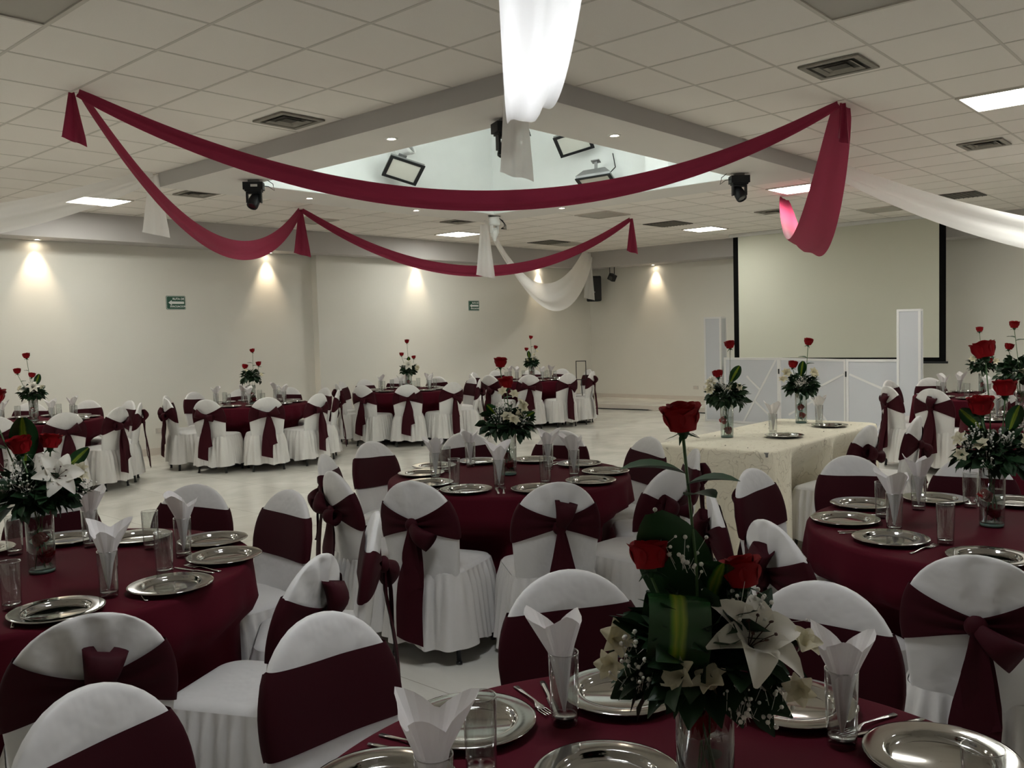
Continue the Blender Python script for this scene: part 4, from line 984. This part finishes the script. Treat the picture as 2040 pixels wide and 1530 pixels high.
link('drop_rod', MB().tube([(0, .06, 0), (0, .06, -.15)], .01, 6).tube([(0, -.06, 0), (0, -.06, -.15)], .01, 6).mesh('drop_rod', M['black']), t)
link('lamp_body', MB().box((0, 0, -.22), (.12, .14, .14), Matrix.Rotation(.5, 3, 'X')).mesh('lamp_body', M['black'], False), t); link('lens', MB().lathe([(.001, 0), (.05, 0)], 14).mesh('clip_lens', M['lens']), t, (-.07, 0, -.24), (0, R(-90), 0))

# exit signs
def text_part(s, size, loc, parent):
    c = bpy.data.curves.new('lettering', 'FONT'); c.body = s; c.size = size; c.align_x = 'CENTER'; c.align_y = 'CENTER'; c.extrude = .0008; c.offset = .0012
    c.materials.append(M['sign_white']); tmp = bpy.data.objects.new('tmp', c); COL.objects.link(tmp)
    bpy.context.view_layer.update(); me = bpy.data.meshes.new_from_object(tmp.evaluated_get(bpy.context.evaluated_depsgraph_get())); bpy.data.objects.remove(tmp)
    return link('lettering', me, parent, loc, (R(90), 0, 0))
def exit_sign(lab, x, y, z):
    t = thing('exit_sign', lab, 'sign', (x, y, z), 0, 'green evacuation route signs')
    W_, H_ = .30, .20
    pb = MB(); L_ = []
    for cx, cz, st in ((W_ / 2 - .02, H_ / 2 - .02, 0), (-W_ / 2 + .02, H_ / 2 - .02, 90), (-W_ / 2 + .02, -H_ / 2 + .02, 180), (W_ / 2 - .02, -H_ / 2 + .02, 270)):
        for q in range(5): a = R(st + 22.5 * q); L_.append((cx + .02 * math.cos(a), cz + .02 * math.sin(a)))
    def plate_(s, y0, y1): return [[(x_ * s[0], y0, z_ * s[1]) for x_, z_ in L_], [(x_ * s[0], y1, z_ * s[1]) for x_, z_ in L_]]
    link('sign_panel', MB().grid(plate_((1, 1), 0, -.006), True, True, True).mesh('sign_panel', M['sign_green'], False), t)
    bm_ = MB(); o_, i_ = plate_((.965, .945), -.0068, -.0068)[0], plate_((.935, .90), -.0068, -.0068)[0]; bm_.grid([o_, i_], True)
    link('border_line', bm_.mesh('border_line', M['sign_white'], False), t)
    ar = [(-.118, 0), (-.065, .038), (-.065, .018), (.125, .018), (.125, -.018), (-.065, -.018), (-.065, -.038)]
    link('arrow', MB().quad(*[(x_, -.0072, z_) for x_, z_ in ar]).mesh('arrow', M['sign_white'], False), t)
    text_part('RUTA DE', .044, (.04, -.0065, .054), t); text_part('EVACUACION', .038, (.03, -.0065, -.056), t)
exit_sign('green evacuation sign with white arrow on the left wall section', 6.45, Y1, 2.19)
exit_sign('green evacuation sign with white arrow on the back wall section', 12.56, YJ, 2.165)

# outlets, cable
def outlet(lab, p, rz):
    t = thing('wall_outlet', lab, 'outlet', p, rz); link('cover_plate', MB().box((0, -.004, 0), (.12, .008, .075)).mesh('cover_plate', M['outlet'], False), t); link('socket', MB().box((0, -.009, 0), (.07, .004, .04)).mesh('socket', M['base'], False), t)
outlet('wall outlet low on the left wall between two tables', (6.11, Y1, .345), 0)
outlet('left one of two wall outlets beside the tall white column', (X1, 9.42, .36), R(-90)); outlet('right one of two wall outlets beside the tall white column', (X1, 9.18, .36), R(-90))
pts = []
for k in range(26):
    u = k / 25; pts.append((14.78 - .05 * math.sin(u * 9) - (.10 if u < .1 else 0), 11.3 - 3.6 * u, .012 + .03 * (u < .06)))
tag(link('floor_cable', MB().tube(pts, .011, 6).mesh('floor_cable', M['black'])), 'black cable lying along the platform edge by the back corner', 'cable')

# projection screen
t = thing('projection_screen', 'large projection screen with black border hung from the ceiling', 'screen', (15.2, 6.05, 0))
sy0, sy1 = 4.2 - 6.05, 7.9 - 6.05
link('screen_fabric', MB().box((0, (sy0 + sy1) / 2, (1.03 + 3.27) / 2), (.006, sy1 - sy0 - .20, 3.27 - 1.03)).mesh('screen_fabric', M['screen'], False), t)
for y in (sy0 + .05, sy1 - .05): link('side_border', MB().box((.0, y, (.96 + 3.27) / 2), (.008, .10, 3.27 - .96)).mesh('side_border', M['screen_black'], False), t)
link('bottom_border', MB().box((0, (sy0 + sy1) / 2, .995), (.008, sy1 - sy0 - .20, .07)).mesh('bottom_border', M['screen_black'], False), t)
link('bottom_bar', MB().tube([(0, sy0 - .03, .95), (0, sy1 + .03, .95)], .018, 8).mesh('bottom_bar', M['black']), t)
link('case', MB().box((0, (sy0 + sy1) / 2, 3.30), (.10, sy1 - sy0 + .1, .06)).mesh('case', M['white_pl'], False), t)

# folding partition and two tall columns behind the head table
CL, CR = Vector((13.59, 7.55, 0)), Vector((12.80, 4.10, 0))
def tall_column(lab, p, rz):
    t = thing('tall_column', lab, 'column', p, rz, 'tall white columns'); W_, H_ = .30, 1.79
    link('core', MB().box((0, 0, H_ / 2), (W_ - .02, W_ - .02, H_ - .02)).mesh('core', M['partition'], False), t)
    for sx in (-1, 1):
        for sy in (-1, 1): link('corner_post', MB().box((sx * (W_ / 2 - .015), sy * (W_ / 2 - .015), H_ / 2), (.03, .03, H_)).mesh('corner_post', M['partition_frame'], False), t)
    for z in (.015, H_ - .015): link('end_frame', MB().box((0, 0, z), (W_ - .001, W_ - .001, .03)).mesh('end_frame', M['partition_frame'], False), t)
tall_column('tall white column left of the projection screen', CL + Vector((.15, -.05, 0)), R(10)); tall_column('tall white column in front of the projection screen, right side', CR + Vector((.0, -.10, 0)), R(10))
P0, P1 = CL + Vector((-.05, -.32, 0)), CR + Vector((-.05, .20, 0))
knots = [0, .34, .80, 1.12]
offs = [0, .16, -.06, .14]
prow = Vector((P1 - P0)); pn = Vector((-prow.y, prow.x, 0)).normalized()
NP = [P0 + prow * k + pn * o for k, o in zip(knots, offs)]
strips = [[((.95, .98), (.35, .02)), ((.42, .72), (.66, .52)), ((.55, .36), (.86, .12))], [((.20, .80), (.80, .05)), ((.42, .50), (.97, .80)), ((.15, .18), (.52, .40))], [((.05, .80), (.98, .45)), ((.9, .6), (.4, .02))]]
fp = thing('folding_partition', 'white folding partition with diagonal strips behind the head table', 'partition', (0, 0, 0))
for k in range(3):
    a, b = NP[k], NP[k + 1]; d = (b - a); ln = d.length; ang = math.atan2(d.y, d.x); PH = 1.10
    pl = link('partition_panel', MB().box((ln / 2, 0, PH / 2), (ln - .05, .012, PH - .06)).mesh('partition_panel', M['partition'], False), fp, a, (0, 0, ang))
    for x in (.02, ln - .02): link('stile', MB().box((x, 0, PH / 2), (.036, .03, PH)).mesh('stile', M['partition_frame'], False), pl)
    for z in (.02, PH - .02): link('rail', MB().box((ln / 2, 0, z), (ln - .077, .03, .036)).mesh('rail', M['partition_frame'], False), pl)
    for (p, q) in strips[k]:
        p, q = Vector((p[0] * ln, 0, p[1] * PH)), Vector((q[0] * ln, 0, q[1] * PH)); dd = q - p
        link('diagonal_strip', MB().box((p + q) / 2, (dd.length, .026, .03), Matrix.Rotation(-math.atan2(dd.z, dd.x), 3, 'Y')).mesh('diagonal_strip', M['partition_frame'], False), pl)
    if k: link('hinge', MB().box((0, -.02, PH * .8), (.02, .01, .08)).mesh('hinge', M['black'], False), pl)
# small sign stand by the far corner table
p = at(1158, 760, 15.6); p.z = 0
t = thing('sign_stand', 'thin metal sign stand with empty frame behind the far corner table', 'stand', p, camr)
fm = MB()
link('frame', MB().box((-.085, 0, .92), (.014, .014, .32)).box((.085, 0, .92), (.014, .014, .32)).box((0, 0, 1.083), (.184, .014, .014)).box((0, 0, .757), (.156, .014, .014)).mesh('frame', M['black_leg'], False), t)
link('pole', MB().tube([(0, .02, .76), (.04, .04, .02)], .008, 6).mesh('pole', M['black_leg']), t); link('foot', MB().lathe([(.001, .02), (.12, .015), (.13, 0)], 16).mesh('foot', M['black_leg']), t, (.04, .04, 0))

# ------------------------------------------------------------------ labels of the repeated things
ORD = ['first', 'second', 'third', 'fourth', 'fifth', 'sixth', 'seventh', 'eighth', 'ninth', 'tenth']
TN['head'] = 'the cream head table'
def number(objs, text, cat, grp):
    by = {}
    for o, k, p in objs: by.setdefault(k, []).append((o, p))
    for k, L_ in by.items():
        c = TB.get(k, (6.5, 3.05)); dc = pj((c[0], c[1], .7))[2]
        for side in ('near', 'far'):
            S = sorted([(pj(p)[0], o) for o, p in L_ if (pj(p)[2] < dc) == (side == 'near')], key=lambda e: e[0])
            for n_, (x, o) in enumerate(S):
                o['label'] = f"{text} {side} side of {TN[k]}, {ORD[n_]} from left" if len(S) > 1 else f"{text} {side} side of {TN[k]}"
                o['category'] = cat; o['group'] = grp
number([(o, k, p) for o, k, p in chairs], 'white chair with burgundy sash,', 'chair', 'white covered banquet chairs')
for kind, text, cat, grp in (('plate', 'silver charger plate,', 'plate', 'silver charger plates'), ('glass', 'empty drinking glass,', 'glass', 'drinking glasses'), ('glass_n', 'napkin-filled drinking glass,', 'glass', 'drinking glasses'),
                             ('napkin', 'white paper napkin,', 'napkin', 'folded white napkins'), ('fork', 'steel fork,', 'fork', 'cutlery'), ('knife', 'steel knife,', 'knife', 'cutlery')):
    number([(o, k, o.location.copy()) for o, kd, k in ITEMS if kd == kind], text, cat, grp)
